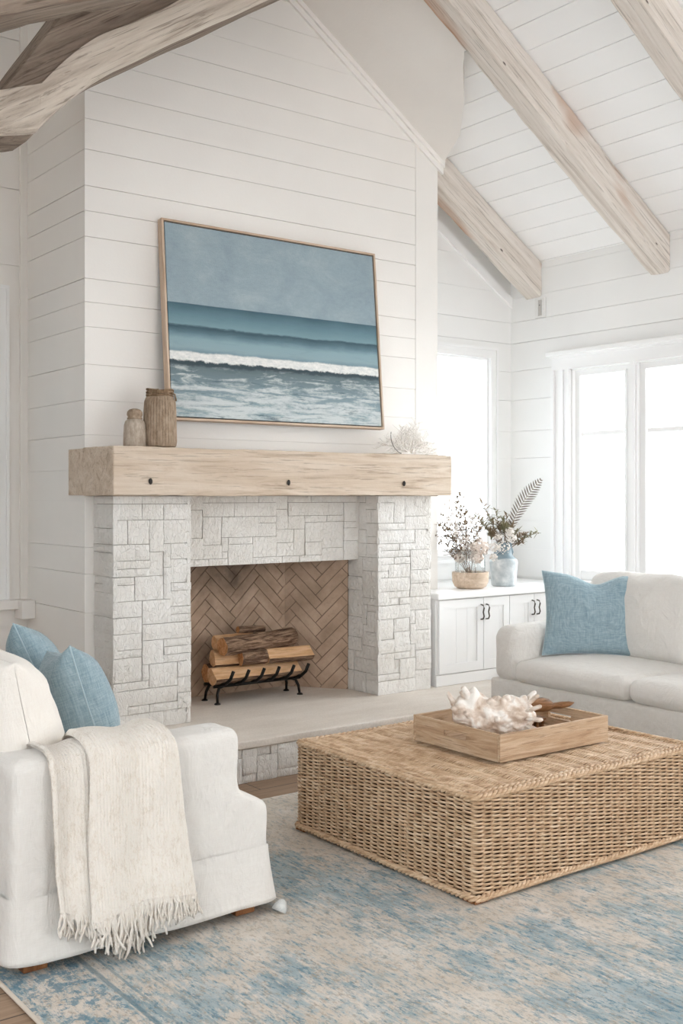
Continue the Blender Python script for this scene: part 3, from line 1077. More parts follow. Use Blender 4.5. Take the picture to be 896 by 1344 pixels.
# herringbone brick linings of the firebox
def herring(name, O, U, V, N, W, H, bis_extra=(), seed=1):
    m = MB()
    O, U, V, N = map(Vector, (O, U, V, N))
    bw, n = 0.064, 4
    bl = bw * n
    g = 0.0022
    rn = random.Random(seed)
    c = math.sqrt(0.5)
    for k in range(-40, 60):
        for s_ in range(-12, 14):
            # classic herringbone lattice: horizontal bricks at (k + s*n... ), vertical ones beside them
            for kind in (0, 1):
                if kind == 0:
                    a0, b0, a1, b1 = k + s_ * 2 * n, k, k + s_ * 2 * n + n, k + 1
                else:
                    a0, b0, a1, b1 = k + s_ * 2 * n - 1, k, k + s_ * 2 * n, k + n
                rect = [(a0 * bw + g, b0 * bw + g), (a1 * bw - g, b0 * bw + g), (a1 * bw - g, b1 * bw - g), (a0 * bw + g, b1 * bw - g)]
                pts = [((x + y) * c * 1.0, (y - x) * c) for x, y in rect]
                pts = [(p[1] + W * 0.5, p[0] - 0.3) for p in pts]
                if max(p[0] for p in pts) < -0.02 or min(p[0] for p in pts) > W + 0.02 or max(p[1] for p in pts) < -0.02 or min(p[1] for p in pts) > H + 0.02:
                    continue
                d = 0.010 + rn.uniform(0, 0.004)
                t = rn.uniform(-0.002, 0.002)
                vs = [O + U * p[0] + V * p[1] for p in pts] + [O + U * p[0] + V * p[1] + N * (d + (t if q % 2 else -t)) for q, p in enumerate(pts)]
                m.add(vs, [(4, 5, 6, 7), (0, 1, 5, 4), (1, 2, 6, 5), (2, 3, 7, 6), (3, 0, 4, 7)])
    o = m.build(name, MAT['brick'], fp, world=True, bisect=[(O, -U), (O + U * W, U), (O, -V), (O + V * H, V)])
    b = MB()
    q = [O, O + U * W, O + U * W + V * H, O + V * H]
    b.add([p - N * 0.03 for p in q] + [p + N * 0.0045 for p in q], [(0, 1, 2, 3), (4, 5, 6, 7), (0, 1, 5, 4), (1, 2, 6, 5), (2, 3, 7, 6), (3, 0, 4, 7)])
    b.build('mortar_bed', MAT['mortar'], o)
    return o


FH = 1.0
a = Vector((4.08, 6.02, HZ))
b = Vector((4.335, 5.66, HZ))
herring('firebox_back', (3.22, 6.02, HZ), (1, 0, 0), (0, 0, 1), (0, -1, 0), 0.86, FH, seed=3)
u = (b - a).normalized()
herring('firebox_side', a, u, (0, 0, 1), Vector((u.y, -u.x, 0)) * (1 if (u.y * -1) > 0 else 1), (b - a).length, FH, seed=4)
a2 = Vector((3.22, 6.02, HZ))
b2 = Vector((2.965, 5.66, HZ))
u = (b2 - a2).normalized()
herring('firebox_side', a2, u, (0, 0, 1), Vector((-u.y, u.x, 0)), (b2 - a2).length, FH, seed=5)
MB().box(2.93, 4.37, 5.60, 6.08, HZ + FH, HZ + FH + 0.05).build('firebox_ceiling', MAT['mortar'], fp, world=True)

# mantel: thick rough sawn beam, notched round the chimney corner
MX0, MX1, MY0, MH = 2.468, 4.84, 5.215, 0.258
root = thing('mantel_beam', 'thick pale rough sawn wooden mantel beam across the stone fireplace', 'mantel', (MX0, 5.4, MZ))
m = MB()
def mw(p):
    e = 0.004 * nz((p.x * 3, p.y * 9, p.z * 9), 1, 4) + 0.003 * nz((p.x * 14, p.y * 14, p.z * 20), 1, 9)
    return Vector((p.x, p.y - e, p.z + e * (1.0 if p.z > 0 else 1.3)))
m.soft((MX1 - MX0, CY - 0.001 - MY0, MH), ((MX1 - MX0) / 2, (CY + MY0) / 2 - 5.4, MH / 2), 0.008, 2, (90, 10, 8), warp=mw, smooth=False)
m.soft((0.0145, 0.19, MH - 0.004), (0.0075, CY + 0.09 - 5.4, MH / 2), 0.003, 1, (1, 6, 4), smooth=False)
m.build('beam', MAT['mantel'], root)
for i, (px, pz) in enumerate(((2.68, 0.075), (3.56, 0.075), (4.43, 0.075))):
    k = MB()
    k.lathe([(0.0, 0.0), (0.011, 0.0), (0.013, 0.004), (0.009, 0.006), (0.0, 0.006)], sides=12)
    k.xf(Matrix.Translation((px - MX0, MY0 - 5.4 - 0.001, pz)) @ Matrix.Rotation(PI / 2, 4, 'X') @ Matrix.Diagonal((0.9, 1.3, 1, 1)))
    k.build('peg_hole', MAT['canvas_edge'], root, label='dark peg hole')


# ------------------------------------------------------------------ painting
def m_painting(W, H):
    k = NT('painted_seascape', 0.65, 0.25)
    sp = k.n('SeparateXYZ', {'Vector': k.co()})
    U = k.math('DIVIDE', sp.outputs[0], W)
    V0 = k.math('DIVIDE', sp.outputs[2], H)
    wob = k.math('MULTIPLY', k.math('SUBTRACT', k.noise(3.2, k.co((1, 1, 0.3)), 3), 0.5), 0.03)
    V = k.math('ADD', V0, wob)
    n_f = k.noise(26, k.co((1, 1, 2.0)), 7, 0.78)
    n_s = k.noise(5, k.co((1, 1, 5.0)), 7, 0.68, 0.7)
    n_m = k.noise(3.0, k.co((1, 1, 7.0), loc=(4, 0, 2)), 6, 0.66, 0.9)
    sky = k.ramp(k.math('ADD', k.noise(3.2, k.co((1, 1, 1.4)), 6, 0.62, 0.4), k.math('MULTIPLY', V0, 0.12)),
                 [(0.42, hexc('#a2b5bc')), (0.56, hexc('#93a9b3')), (0.72, hexc('#889fab'))])
    sky = k.mix(0.55, sky, k.ramp(n_f, [(0.35, (0.82, 0.84, 0.85, 1)), (0.6, (1, 1, 1, 1))]), 'MULTIPLY')
    Vs = k.math('ADD', V, k.math('MULTIPLY', k.math('SUBTRACT', n_s, 0.5), 0.03))
    sea = k.ramp(Vs, [(0.0, hexc('#8fa9b1')), (0.16, hexc('#768f99')), (0.25, hexc('#64797f')), (0.298, hexc('#3d525c')), (0.318, hexc('#5d7d89')), (0.36, hexc('#84a4ae')),
                      (0.405, hexc('#7fa3ae')), (0.442, hexc('#4d7482')), (0.470, hexc('#2f5260')), (0.478, hexc('#6f97a3')), (0.52, hexc('#5d8795')),
                      (0.565, hexc('#456f7e')), (0.590, hexc('#345c6c'))])
    # broken foam on the near water
    fo = k.math('ADD', n_m, k.math('MULTIPLY', n_f, 0.35))
    near = k.mapr(V0, 0.02, 0.30, 1.0, 0.0)
    foam = k.mapr(k.math('ADD', fo, k.math('MULTIPLY', near, 0.17)), 0.71, 0.86, 0, 0.85)
    foam = k.math('MULTIPLY', foam, k.mapr(V0, 0.24, 0.29, 1, 0))
    sea = k.mix(foam, sea, hexc('#cfd6d6'))
    dk = k.math('MULTIPLY', k.mapr(k.noise(4, k.co((1, 1, 8), loc=(9, 0, 1)), 6, 0.7, 0.6), 0.56, 0.68, 0, 0.75), k.mapr(V0, 0.25, 0.3, 1, 0.15))
    sea = k.mix(dk, sea, hexc('#3d5f6d'))
    # breaker
    e1 = k.math('ADD', V0, k.math('MULTIPLY', k.math('SUBTRACT', k.noise(9, k.co((1, 1, 1)), 6, 0.7), 0.5), 0.055))
    e2 = k.math('ADD', V0, k.math('MULTIPLY', k.math('SUBTRACT', k.noise(6, k.co((1, 1, 1), loc=(3, 0, 0)), 6, 0.7), 0.5), 0.03))
    shadow = k.math('MULTIPLY', k.mapr(e1, 0.262, 0.276), k.mapr(e1, 0.300, 0.31, 1, 0))
    sea = k.mix(k.math('MULTIPLY', shadow, 0.8), sea, hexc('#2d424b'))
    br = k.math('MULTIPLY', k.mapr(e1, 0.288, 0.296), k.mapr(e2, 0.333, 0.342, 1, 0))
    white = k.ramp(n_f, [(0.35, hexc('#c9cfce')), (0.6, hexc('#efeeea'))])
    sea = k.mix(br, sea, white)
    hz = k.mapr(k.math('ADD', V0, k.math('MULTIPLY', k.math('SUBTRACT', n_s, 0.5), 0.006)), 0.586, 0.590)
    c = k.mix(hz, sea, sky)
    hs = k.n('HueSaturation', {'Color': c, 'Saturation': 0.8, 'Value': 0.98})
    return k.done(hs.outputs[0], k.bump(k.math('ADD', n_f, k.math('MULTIPLY', k.noise(160, detail=3), 0.6)), 0.35, 0.004))


PW, PH = 1.548, 1.150
lean = math.radians(4.9)
root = thing('ocean_painting', 'large framed painting of breaking waves under blue-grey sky above the mantel', 'painting', (2.926, 5.555 - PH * math.sin(lean) + 0.0, 1.905), rot=(-lean, 0, 0))
fw, fd = 0.012, 0.05
m = MB()
m.box(0, PW, 0.0, fd, 0, fw)
m.build('frame_rail', MAT['frame'], root)
MB().box(0, PW, 0.0, fd, PH - fw, PH).build('frame_rail', MAT['frame'], root)
MB().box(0, fw, 0.0, fd, fw, PH - fw).build('frame_stile', MAT['frame_z'], root)
MB().box(PW - fw, PW, 0.0, fd, fw, PH - fw).build('frame_stile', MAT['frame_z'], root)
m = MB().box(fw, PW - fw, 0.02, 0.03, fw, PH - fw)
m.build('shadow_gap', MAT['canvas_edge'], root)
g2 = 0.008
m = MB().box(0, PW - 2 * (fw + g2), 0, 0.015, 0, PH - 2 * (fw + g2))
m.build('canvas', m_painting(PW - 2 * (fw + g2), PH - 2 * (fw + g2)), root, loc=(fw + g2, 0.006, fw + g2))

# ------------------------------------------------------------------ jars on the mantel
MT = MZ + MH + 0.003
root = thing('ribbed_jar', 'tall ribbed taupe jar with twine wound neck, at the left end of the mantel', 'jar', (2.79, 5.315, MT))
rib = lambda r, z, a: r * (1 + (0.020 if 0.012 < z < 0.262 else 0.0) * math.cos(a * 34))
m = MB().lathe([(0.0, 0), (0.080, 0), (0.088, 0.008), (0.090, 0.03), (0.088, 0.12), (0.086, 0.2), (0.083, 0.245), (0.076, 0.268), (0.064, 0.278), (0.064, 0.30), (0.058, 0.30), (0.056, 0.27), (0.0, 0.26)], sides=204, fn=rib)
m.build('body', MAT['jar'], root)
m = MB()
pts = []
for i in range(260):
    a = i * 0.21
    z = 0.272 + 0.038 * i / 260 + 0.004 * math.sin(a * 3.1)
    r = 0.069 + 0.004 * math.sin(i * 0.7)
    pts.append((r * math.cos(a), r * math.sin(a), z))
m.tube(pts, 0.0042, 5)
m.tube([(0.03, -0.066, 0.29), (0.05, -0.075, 0.283), (0.058, -0.07, 0.262), (0.063, -0.064, 0.25)], 0.005, 5)
m.build('twine_wrap', MAT['twine'], root, label='brown twine wound round the neck')
root = thing('lidded_jar', 'small speckled sand jar with round lid, left of the ribbed jar', 'jar', (2.648, 5.33, MT))
m = MB().lathe([(0.0, 0), (0.058, 0), (0.061, 0.006), (0.060, 0.06), (0.057, 0.115), (0.051, 0.135), (0.042, 0.142), (0.038, 0.150), (0.0, 0.150)], sides=48)
m.build('body', MAT['jar2'], root)
m = MB().lathe([(0.0, 0.146), (0.040, 0.146), (0.041, 0.153), (0.036, 0.158), (0.042, 0.170), (0.040, 0.186), (0.030, 0.197), (0.014, 0.203), (0.0, 0.204)], sides=40)
m.build('lid', MAT['jar'], root)

# ------------------------------------------------------------------ coral on the right end of the mantel
root = thing('coral_sprig', 'white branching coral ornament on the right end of the mantel', 'ornament', (4.64, 5.40, MT))
rn = random.Random(77)
m = MB()
def branch(p, d, L, r, depth):
    n = 6
    pts = [p.copy()]
    q = p.copy()
    dd = d.copy()
    for i in range(n):
        dd = (dd + Vector((rn.uniform(-.28, .28), rn.uniform(-.28, .28), rn.uniform(-.2, .22)))).normalized()
        q = q + dd * L / n
        if q.z < 0.006:
            q.z = 0.006
        pts.append(q.copy())
    m.tube(pts, [r * (1 - 0.5 * i / n) for i in range(n + 1)], 5)
    if depth > 0:
        for i in (2, 3, 4, 5, 6):
            if rn.random() < 0.85:
                s = Vector((rn.uniform(-1, 1), rn.uniform(-.8, .8), rn.uniform(-.5, .9)))
                branch(pts[i], (dd * 0.5 + s * 0.9).normalized(), L * rn.uniform(0.5, 0.75), r * 0.62, depth - 1)
for i in range(15):
    a = PI * (0.03 + 0.92 * i / 14)
    branch(Vector((0.02 * math.cos(a), rn.uniform(-.02, .02), 0.012)), Vector((math.cos(a) * 1.5, rn.uniform(-.35, .35), 0.85 * math.sin(a) + 0.08)).normalized(), 0.125, 0.0055, 3 if i % 2 else 2)
m.soft((0.2, 0.07, 0.012), (0, 0, 0.006), 0.006, 2, (6, 3, 1))
m.build('branches', MAT['coral'], root)
m = MB()
m.tube([(-0.165 + 0.12 * (1 - math.cos(t)) - 0.02, -0.03, 0.118 * (1 - math.sin(t)) + 0.004) for t in [PI * 0.5 * i / 16 for i in range(-2, 17)]], 0.0022, 5)
m.build('wire_arc', MAT['wire'], root, label='thin dark curved wire')

# ------------------------------------------------------------------ log grate and firewood
gr = thing('log_grate', 'black iron log grate standing in the firebox', 'grate', (3.68, 5.78, HZ), rz=-0.03)
m = MB()
m.tube([(-0.31, -0.06, 0.105), (0.31, -0.06, 0.105)], 0.010, 8)
m.tube([(-0.31, 0.06, 0.105), (0.31, 0.06, 0.105)], 0.010, 8)
m.build('rail', MAT['iron'], gr)
for i in range(6):
    x = -0.27 + i * 0.108
    MB().tube([(x + 0.035, -0.168, 0.205), (x + 0.022, -0.155, 0.158), (x + 0.010, -0.120, 0.125), (x, -0.06, 0.113), (x, 0.06, 0.113), (x, 0.13, 0.135), (x, 0.15, 0.18)], 0.0105, 8).build('cradle_bar', MAT['iron'], gr)
for sx in (-1, 1):
    for sy in (-1, 1):
        k = MB().tube([(sx * 0.24, sy * 0.06, 0.105), (sx * 0.275, sy * 0.062, 0.095), (sx * 0.292, sy * 0.07, 0.055), (sx * 0.295, sy * 0.078, 0.012)], [0.010, 0.010, 0.009, 0.008], 8)
        k.lathe([(0.0, 0.0), (0.020, 0.0), (0.018, 0.006), (0.008, 0.012), (0.0, 0.012)], (sx * 0.296, sy * 0.08, 0), 12)
        k.build('leg', MAT['iron'], gr)


def log(p0, p1, r, kind, seed, label):
    """kind: round (all bark) or split (wedge with pale faces)"""
    p0, p1 = Vector(p0), Vector(p1)
    L = (p1 - p0).length
    d = (p1 - p0).normalized()
    up = Vector((0, 0, 1))
    y = up.cross(d).normalized()
    z = d.cross(y)
    R = Matrix((d, y, z)).transposed().to_4x4()
    root = thing('firewood_log', label, 'log', group='firewood logs stacked on the iron grate')
    root.matrix_world = Matrix.Translation(p0) @ R
    n, k = 18, 22
    if kind == 'round':
        rows = []
        for i in range(n + 1):
            x = L * i / n
            row = []
            for j in range(k):
                a = 2 * PI * j / k
                rr = r * (1 + 0.14 * nz((x * 6, math.cos(a) * 2.2, math.sin(a) * 2.2), 1, seed) + 0.20 * nz((x * 9, math.cos(a) * 4.5, math.sin(a) * 4.5), 1, seed + 2))
                row.append((x, rr * math.cos(a), rr * math.sin(a)))
            rows.append(row)
        v = [p for row in rows for p in row]
        f = [(i * k + j, i * k + (j + 1) % k, (i + 1) * k + (j + 1) % k, (i + 1) * k + j) for i in range(n) for j in range(k)]
        MB().add(v, f).build('bark', MAT['bark'], root)
        for i, sgn in ((0, -1), (n, 1)):
            e = MB()
            e.add([(rows[i][0][0] + sgn * 0.001, 0, 0)] + [(p[0] + sgn * 0.0005, p[1] * .99, p[2] * .99) for p in rows[i]], [(0, 1 + j, 1 + (j + 1) % k) for j in range(k)])
            e.build('cut_end', MAT['ends'], root)
    else:
        # section: flat top and front faces, bark round the back
        rn_ = random.Random(seed)
        rot = {'split': 0.0, 'split_up': 0.5, 'split_front': -0.6}[kind]
        sec = []
        m1 = 7
        c0 = (-0.55 * r, -0.1 * r)
        a0, a1 = math.radians(200), math.radians(395)
        for j in range(12):
            a = a0 + (a1 - a0) * j / 11
            sec.append((r * math.cos(a), r * math.sin(a)))
        tip = (0.15 * r, 0.62 * r)
        A, B = sec[-1], sec[0]
        face = [(A[0] + (tip[0] - A[0]) * t, A[1] + (tip[1] - A[1]) * t) for t in (0.33, 0.66, 1.0)] + [(tip[0] + (B[0] - tip[0]) * t, tip[1] + (B[1] - tip[1]) * t) for t in (0.33, 0.66)]
        nb = len(sec)
        sec = sec + face
        k = len(sec)
        cr, sr = math.cos(rot), math.sin(rot)
        v = []
        for i in range(n + 1):
            x = L * i / n
            for j, (a, b) in enumerate(sec):
                q = 1 + 0.07 * nz((x * 7, a * 30, b * 30), 1, seed)
                if j < nb:
                    q += 0.06 * nz((x * 20, a * 80, b * 80), 1, seed + 4)
                a_, b_ = a * q, b * q
                v.append((x, a_ * cr - b_ * sr, a_ * sr + b_ * cr))
        fb, fs_ = [], []
        for i in range(n):
            for j in range(k):
                q = (i * k + j, i * k + (j + 1) % k, (i + 1) * k + (j + 1) % k, (i + 1) * k + j)
                (fb if j < nb - 1 else fs_).append(q)
        MB().add(v, fb).build('bark', MAT['bark'], root)
        e = MB().add(v, fs_ + [tuple(range(k)), tuple(n * k + j for j in range(k))])
        e.build('split_face', MAT['split'], root)
    return root


z0 = HZ + 0.121
log((3.36, 5.735, z0 + 0.055), (3.97, 5.715, z0 + 0.055), 0.062, 'split', 3, 'split log along the front of the grate, bottom row, pale face up')
log((3.39, 5.86, z0 + 0.045), (3.99, 5.85, z0 + 0.055), 0.055, 'round', 4, 'bark covered log at the back of the grate, bottom row')
log((3.40, 5.79, z0 + 0.148), (3.66, 5.775, z0 + 0.14), 0.052, 'split_up', 5, 'short split log on the left of the second layer')
log((3.555, 5.725, z0 + 0.140), (3.72, 5.70, z0 + 0.142), 0.045, 'round', 6, 'short round log with bark in the middle of the stack')
log((3.725, 5.70, z0 + 0.150), (4.04, 5.67, z0 + 0.150), 0.056, 'split', 7, 'pale split log on the right of the second layer')
log((3.42, 5.715, z0 + 0.222), (3.96, 5.75, z0 + 0.242), 0.054, 'round', 8, 'long dark bark log lying across the top of the stack')
log((3.44, 5.83, z0 + 0.232), (3.72, 5.83, z0 + 0.232), 0.050, 'split_up', 9, 'pale split log behind the long bark log, top left')
log((3.60, 5.83, z0 + 0.302), (3.80, 5.84, z0 + 0.292), 0.020, 'round', 10, 'thin grey stick on the very top of the logs')

# ================================================================== CABINET
KY, KX0, KX1, KT = 5.345, 4.83, 6.222, 0.838
cb = thing('base_cabinet', 'white base cabinet with panelled doors under the alcove window', 'cabinet', (5.5, 5.6, HZ))
m = MB()
m.box(KX0, CX1 + 0.001, KY + 0.02, CY - 0.006, HZ + 0.001, KT - 0.045)
m.box(CX1 + 0.003, KX1, KY + 0.02, YB - 0.024, HZ + 0.001, KT - 0.045)
m.bbox(KX0 - 0.004, KX1, KY + 0.006, KY + 0.03, HZ + 0.001, HZ + 0.075, 0.004)
m.build('carcass', MAT['cabinet'], cb, world=True)
def handle(parent, hx, z0, z1):
    h = MB()
    yy = KY - 0.001
    h.tube([(hx, yy, z1), (hx, yy - 0.024, z1 - 0.004), (hx + 0.004, yy - 0.030, z1 - 0.02), (hx, yy - 0.022, (z0 + z1) / 2), (hx + 0.004, yy - 0.030, z0 + 0.02), (hx, yy - 0.024, z0 + 0.004), (hx, yy, z0)], 0.0048, 8)
    h.lathe([(0, 0), (0.009, 0), (0.008, 0.004), (0, 0.004)], (0, 0, 0), 10)
    h.v[-1] = h.v[-1]
    h.build('handle', MAT['nickel'], parent, loc=-(Vector(parent.parent.location) + Vector(parent.location)))
DX = [4.845, 5.252, 5.60, 5.752, 6.215]
DX = [4.845, 5.250, 5.500, 5.748, 6.215]
for i in range(4):
    x0, x1 = DX[i] + 0.003, DX[i + 1] - 0.003
    z0_, z1_ = HZ + 0.082, KT - 0.052
    m = MB()
    m.box(x0, x1, KY, KY + 0.018, z0_, z0_ + 0.06).box(x0, x1, KY, KY + 0.018, z1_ - 0.06, z1_)
    m.box(x0, x0 + 0.055, KY, KY + 0.018, z0_ + 0.06, z1_ - 0.06).box(x1 - 0.055, x1, KY, KY + 0.018, z0_ + 0.06, z1_ - 0.06)
    xx = x0 + 0.055
    while xx < x1 - 0.06:
        xe = min(xx + 0.10, x1 - 0.055)
        m.box(xx + 0.0008, xe - 0.0008, KY + 0.007, KY + 0.018, z0_ + 0.06, z1_ - 0.06)
        xx = xe
    d = m.build('door', MAT['cabinet'], cb, world=True)
    hx = x1 - 0.022 if i in (0, 2) else x0 + 0.022
    h = MB()
    yy = KY - 0.001
    za, zb = z1_ - 0.145, z1_ - 0.045
    h.tube([(hx, yy, zb), (hx, yy - 0.022, zb - 0.004), (hx, yy - 0.030, zb - 0.022), (hx, yy - 0.022, (za + zb) / 2), (hx, yy - 0.030, za + 0.022), (hx, yy - 0.022, za + 0.004), (hx, yy, za)], 0.005, 8)
    h.xf(Matrix.Translation(Vector((5.5, 5.6, HZ)) * -1))
    o = h.build('handle', MAT['nickel'], d, label='dark metal handle')
    o.location = (5.5, 5.6, HZ)
    d_off = Vector(d.location)
    o.location = Vector((5.5, 5.6, HZ))
m = MB()
m.bbox(KX0 - 0.012, KX1, KY - 0.022, CY - 0.006, KT - 0.045, KT, 0.006)
m.bbox(CX1 + 0.004, KX1, CY - 0.03, YB - 0.024, KT - 0.045, KT - 0.0004, 0.004)
o = m.build('countertop', MAT['cabinet'])
tag(o, 'white countertop over the alcove cabinets, carrying two vases', 'countertop')


# ================================================================== SOFAS
def wr(p, amp, sc, seed):
    a = nz(p, sc, seed) + 0.5 * nz(p, sc * 2.3, seed + 9)
    return amp * a


def soft_warp(amp, sc, seed, sag=None):
    def f(p):
        q = Vector(p)
        n = Vector((nz(p, sc, seed), nz(p, sc, seed + 20), nz(p, sc, seed + 40)))
        n2 = Vector((nz(p, sc * 2.7, seed + 3), nz(p, sc * 2.7, seed + 23), nz(p, sc * 2.7, seed + 43)))
        q += n * amp + n2 * amp * 0.45
        if sag:
            q = sag(q)
        return q
    return f


# near sofa: tuxedo arm towards us, faces +x; local x = depth (back to front), y = length away from viewer
SX, SY = 1.205, 3.25
s1 = thing('slipcovered_sofa', 'white slipcovered sofa seen from its side, a cream throw over its arm', 'sofa', (SX, SY, 0.012))
def arm_side(u_, v_):
    return None
# arm outline in (x, z): base 0..0.91, T front step
LEN = 1.95
def arm_mesh():
    """one loft from the skirt line up: full depth below, stepping back above seat height, soft rounded top"""
    m = MB()
    R_, W_ = 0.035, 0.20
    levels = []
    zt = 0.655
    zz = 0.19
    while zz < zt - 0.045:
        levels.append((zz, 0.0))
        zz += 0.012
    for i in range(9):
        a = PI / 2 * i / 8
        levels.append((zt - 0.045 + 0.045 * math.sin(a), 0.045 * (1 - math.cos(a))))
    for e in (0.06, 0.075, 0.09):
        levels.append((zt + 0.002, e))
    rings = []
    for (z_, ins) in levels:
        k = 1 / (1 + math.exp(-(z_ - 0.405) / 0.010))
        xm = 0.935 + (0.822 - 0.935) * k
        # the knee of the T front is rounded over
        if 0.33 < z_ < 0.43:
            xm -= 0.0
        x0, x1, y0, y1 = ins, xm - ins, ins, W_ - ins
        r = max(0.004, R_ - ins * 0.3)
        ring = []
        def edge(pa, pb, n):
            for i in range(n):
                ring.append((pa[0] + (pb[0] - pa[0]) * i / n, pa[1] + (pb[1] - pa[1]) * i / n))
        def arc(cx_, cy_, a0):
            for i in range(5):
                a = a0 + PI / 2 * i / 5
                ring.append((cx_ + r * math.cos(a), cy_ + r * math.sin(a)))
        edge((x0 + r, y0), (x1 - r, y0), 60)
        arc(x1 - r, y0 + r, -PI / 2)
        edge((x1, y0 + r), (x1, y1 - r), 10)
        arc(x1 - r, y1 - r, 0)
        edge((x1 - r, y1), (x0 + r, y1), 60)
        arc(x0 + r, y1 - r, PI / 2)
        edge((x0, y1 - r), (x0, y0 + r), 10)
        arc(x0 + r, y0 + r, PI)
        rr = []
        for (x, y) in ring:
            p = (x, y, z_)
            pull = 0.006 * math.sin((x * 1.3 + z_ * 2.2) * 9) * max(0, 1 - abs(z_ - 0.40) / 0.16) * max(0, (x - 0.45) / 0.4)
            dy = 0.009 * nz(p, 3.0, 4) + 0.0045 * nz((x * 9, y * 9, z_ * 4), 1, 5) + pull
            dx = 0.008 * nz(p, 4, 1) + 0.004 * nz(p, 11, 2)
            dz = (0.010 * nz((x, y, 0), 3.5, 7) + 0.004 * nz((x, y, 0), 11, 8)) * max(0, (z_ - 0.3) / 0.35)
            # front of the knee sags a little
            rr.append((x + dx, y + dy, z_ + dz))
        rings.append(rr)
    N_ = len(rings[0])
    v = [p for r_ in rings for p in r_]
    f = [(j * N_ + i, j * N_ + (i + 1) % N_, (j + 1) * N_ + (i + 1) % N_, (j + 1) * N_ + i) for j in range(len(rings) - 1) for i in range(N_)]
    f.append(tuple((len(rings) - 1) * N_ + i for i in range(N_)))
    f.append(tuple(N_ - 1 - i for i in range(N_)))
    m.add(v, f, True)
    return m
m = arm_mesh()
m.build('arm', MAT['linen'], s1)
mm = MB()
mm.v = [(x, y + LEN - 0.20, z) for x, y, z in m.v]
mm.f, mm.sm, mm.mi = m.f, m.sm, m.mi
mm.build('arm', MAT['linen'], s1)
def wb(p):
    q = Vector(p)
    q.x += 0.008 * nz(p, 3.5, 31)
    q.y += 0.006 * nz(p, 3.5, 32)
    q.z += 0.006 * nz(p, 4, 33)
    return q
m = MB()
m.soft((0.935, LEN - 0.40, 0.225), (0.4675, LEN / 2, 0.29), 0.035, 4, (30, 60, 8), warp=wb)
m.build('base', MAT['linen'], s1)
m = MB().soft((0.22, LEN - 0.36, 0.36), (0.115, LEN / 2, 0.475), 0.05, 4, (8, 50, 14), warp=wb)
m.build('backrest', MAT['linen'], s1)


def skirt(mb, path, z_top, z_bot, seed, flare=0.035, amp=0.012, seg=0.02):
    """hanging cloth round a closed plan path; gentle folds, uneven hem, gets wider downwards"""
    pts = []
    n = len(path)
    for i in range(n):
        a, b = Vector(path[i]), Vector(path[(i + 1) % n])
        L = (b - a).length
        k = max(1, int(L / seg))
        for j in range(k):
            pts.append(a.lerp(b, j / k))
    # round the corners
    for _ in range(3):
        pts = [(pts[i - 1] + pts[i] * 2 + pts[(i + 1) % len(pts)]) / 4 for i in range(len(pts))]
    c = sum(pts, Vector((0, 0))) / len(pts)
    N = len(pts)
    nrm = []
    for i in range(N):
        t = (pts[(i + 1) % N] - pts[i - 1]).normalized()
        nn_ = Vector((t.y, -t.x))
        if nn_.dot(pts[i] - c) < 0:
            nn_ = -nn_
        nrm.append(nn_)
    rows = 14
    v = []
    for r in range(rows + 1):
        t = r / rows
        for i in range(N):
            p = pts[i]
            fold = amp * (0.25 + t) * (nz((p.x * 4.5, p.y * 4.5, t * 0.5), 1, seed) + 0.35 * nz((p.x * 13, p.y * 13, t), 1, seed + 7))
            off = flare * t ** 1.4 + fold + 0.009
            hem = 0.020 * nz((p.x * 2.6, p.y * 2.6, 0), 1, seed + 15) * t
            v.append((p.x + nrm[i].x * off, p.y + nrm[i].y * off, z_top + (z_bot - z_top) * t + hem))
    f = [(r * N + i, r * N + (i + 1) % N, (r + 1) * N + (i + 1) % N, (r + 1) * N + i) for r in range(rows) for i in range(N)]
    # inside layer, 3 mm thick cloth
    o = len(v)
    v2 = []
    for r in range(rows + 1):
        for i in range(N):
            x, y, z = v[r * N + i]
            v2.append((x - nrm[i].x * 0.004, y - nrm[i].y * 0.004, z))
    f2 = [tuple(q + o for q in reversed(fc)) for fc in f]
    f3 = [(rows * N + i, rows * N + (i + 1) % N, o + rows * N + (i + 1) % N, o + rows * N + i) for i in range(N)]
    mb.add(v + v2, f + f2 + f3, True)


m = MB()
skirt(m, [(0, 0), (0.932, 0), (0.932, LEN), (0, LEN)], 0.235, 0.040, 5, 0.022, 0.011)
m.build('skirt', MAT['linen'], s1)
# seam where the skirt joins
m = MB()
pp = [(x, -0.004 + 0.003 * nz((x * 5, 0, 0), 1, 2), 0.236 + 0.004 * nz((x * 4, 0, 0), 1, 3)) for x in [0.02 + 0.88 * i / 60 for i in range(61)]]
for (x, y) in ((0.84, 0.07), (0.08, 0.07), (0.84, LEN - 0.07), (0.08, LEN - 0.07)):
    MB().bbox(x - 0.04, x + 0.04, y - 0.06, y + 0.03, 0.001, 0.16, 0.006).build('leg', MAT['leg'], s1, label='brown wooden leg')
for i in range(2):
    y0 = 0.21 + i * 0.765
    m = MB()
    m.soft((0.66, 0.755, 0.12), (0.56, y0 + 0.382, 0.435), 0.045, 4, (16, 18, 4), puff=(0.01, 0.0, 0.02), warp=soft_warp(0.006, 5, 60 + i))
    m.build('seat_cushion', MAT['linen'], s1)
m = MB()
m.lathe([(0.0, 0.035), (0.012, 0.03), (0.02, 0.015), (0.024, 0.0), (0.0, 0.0)], (0, 0, 0), 12)
m.xf(Matrix.Translation((0.948, -0.038, 0.004)) @ Matrix.Rotation(0.5, 4, 'Y') @ Matrix.Scale(1.2, 4))
o = m.build('fabric_weight', MAT['grey_cloth'], s1, label='small grey cloth corner weight hanging from the hem')

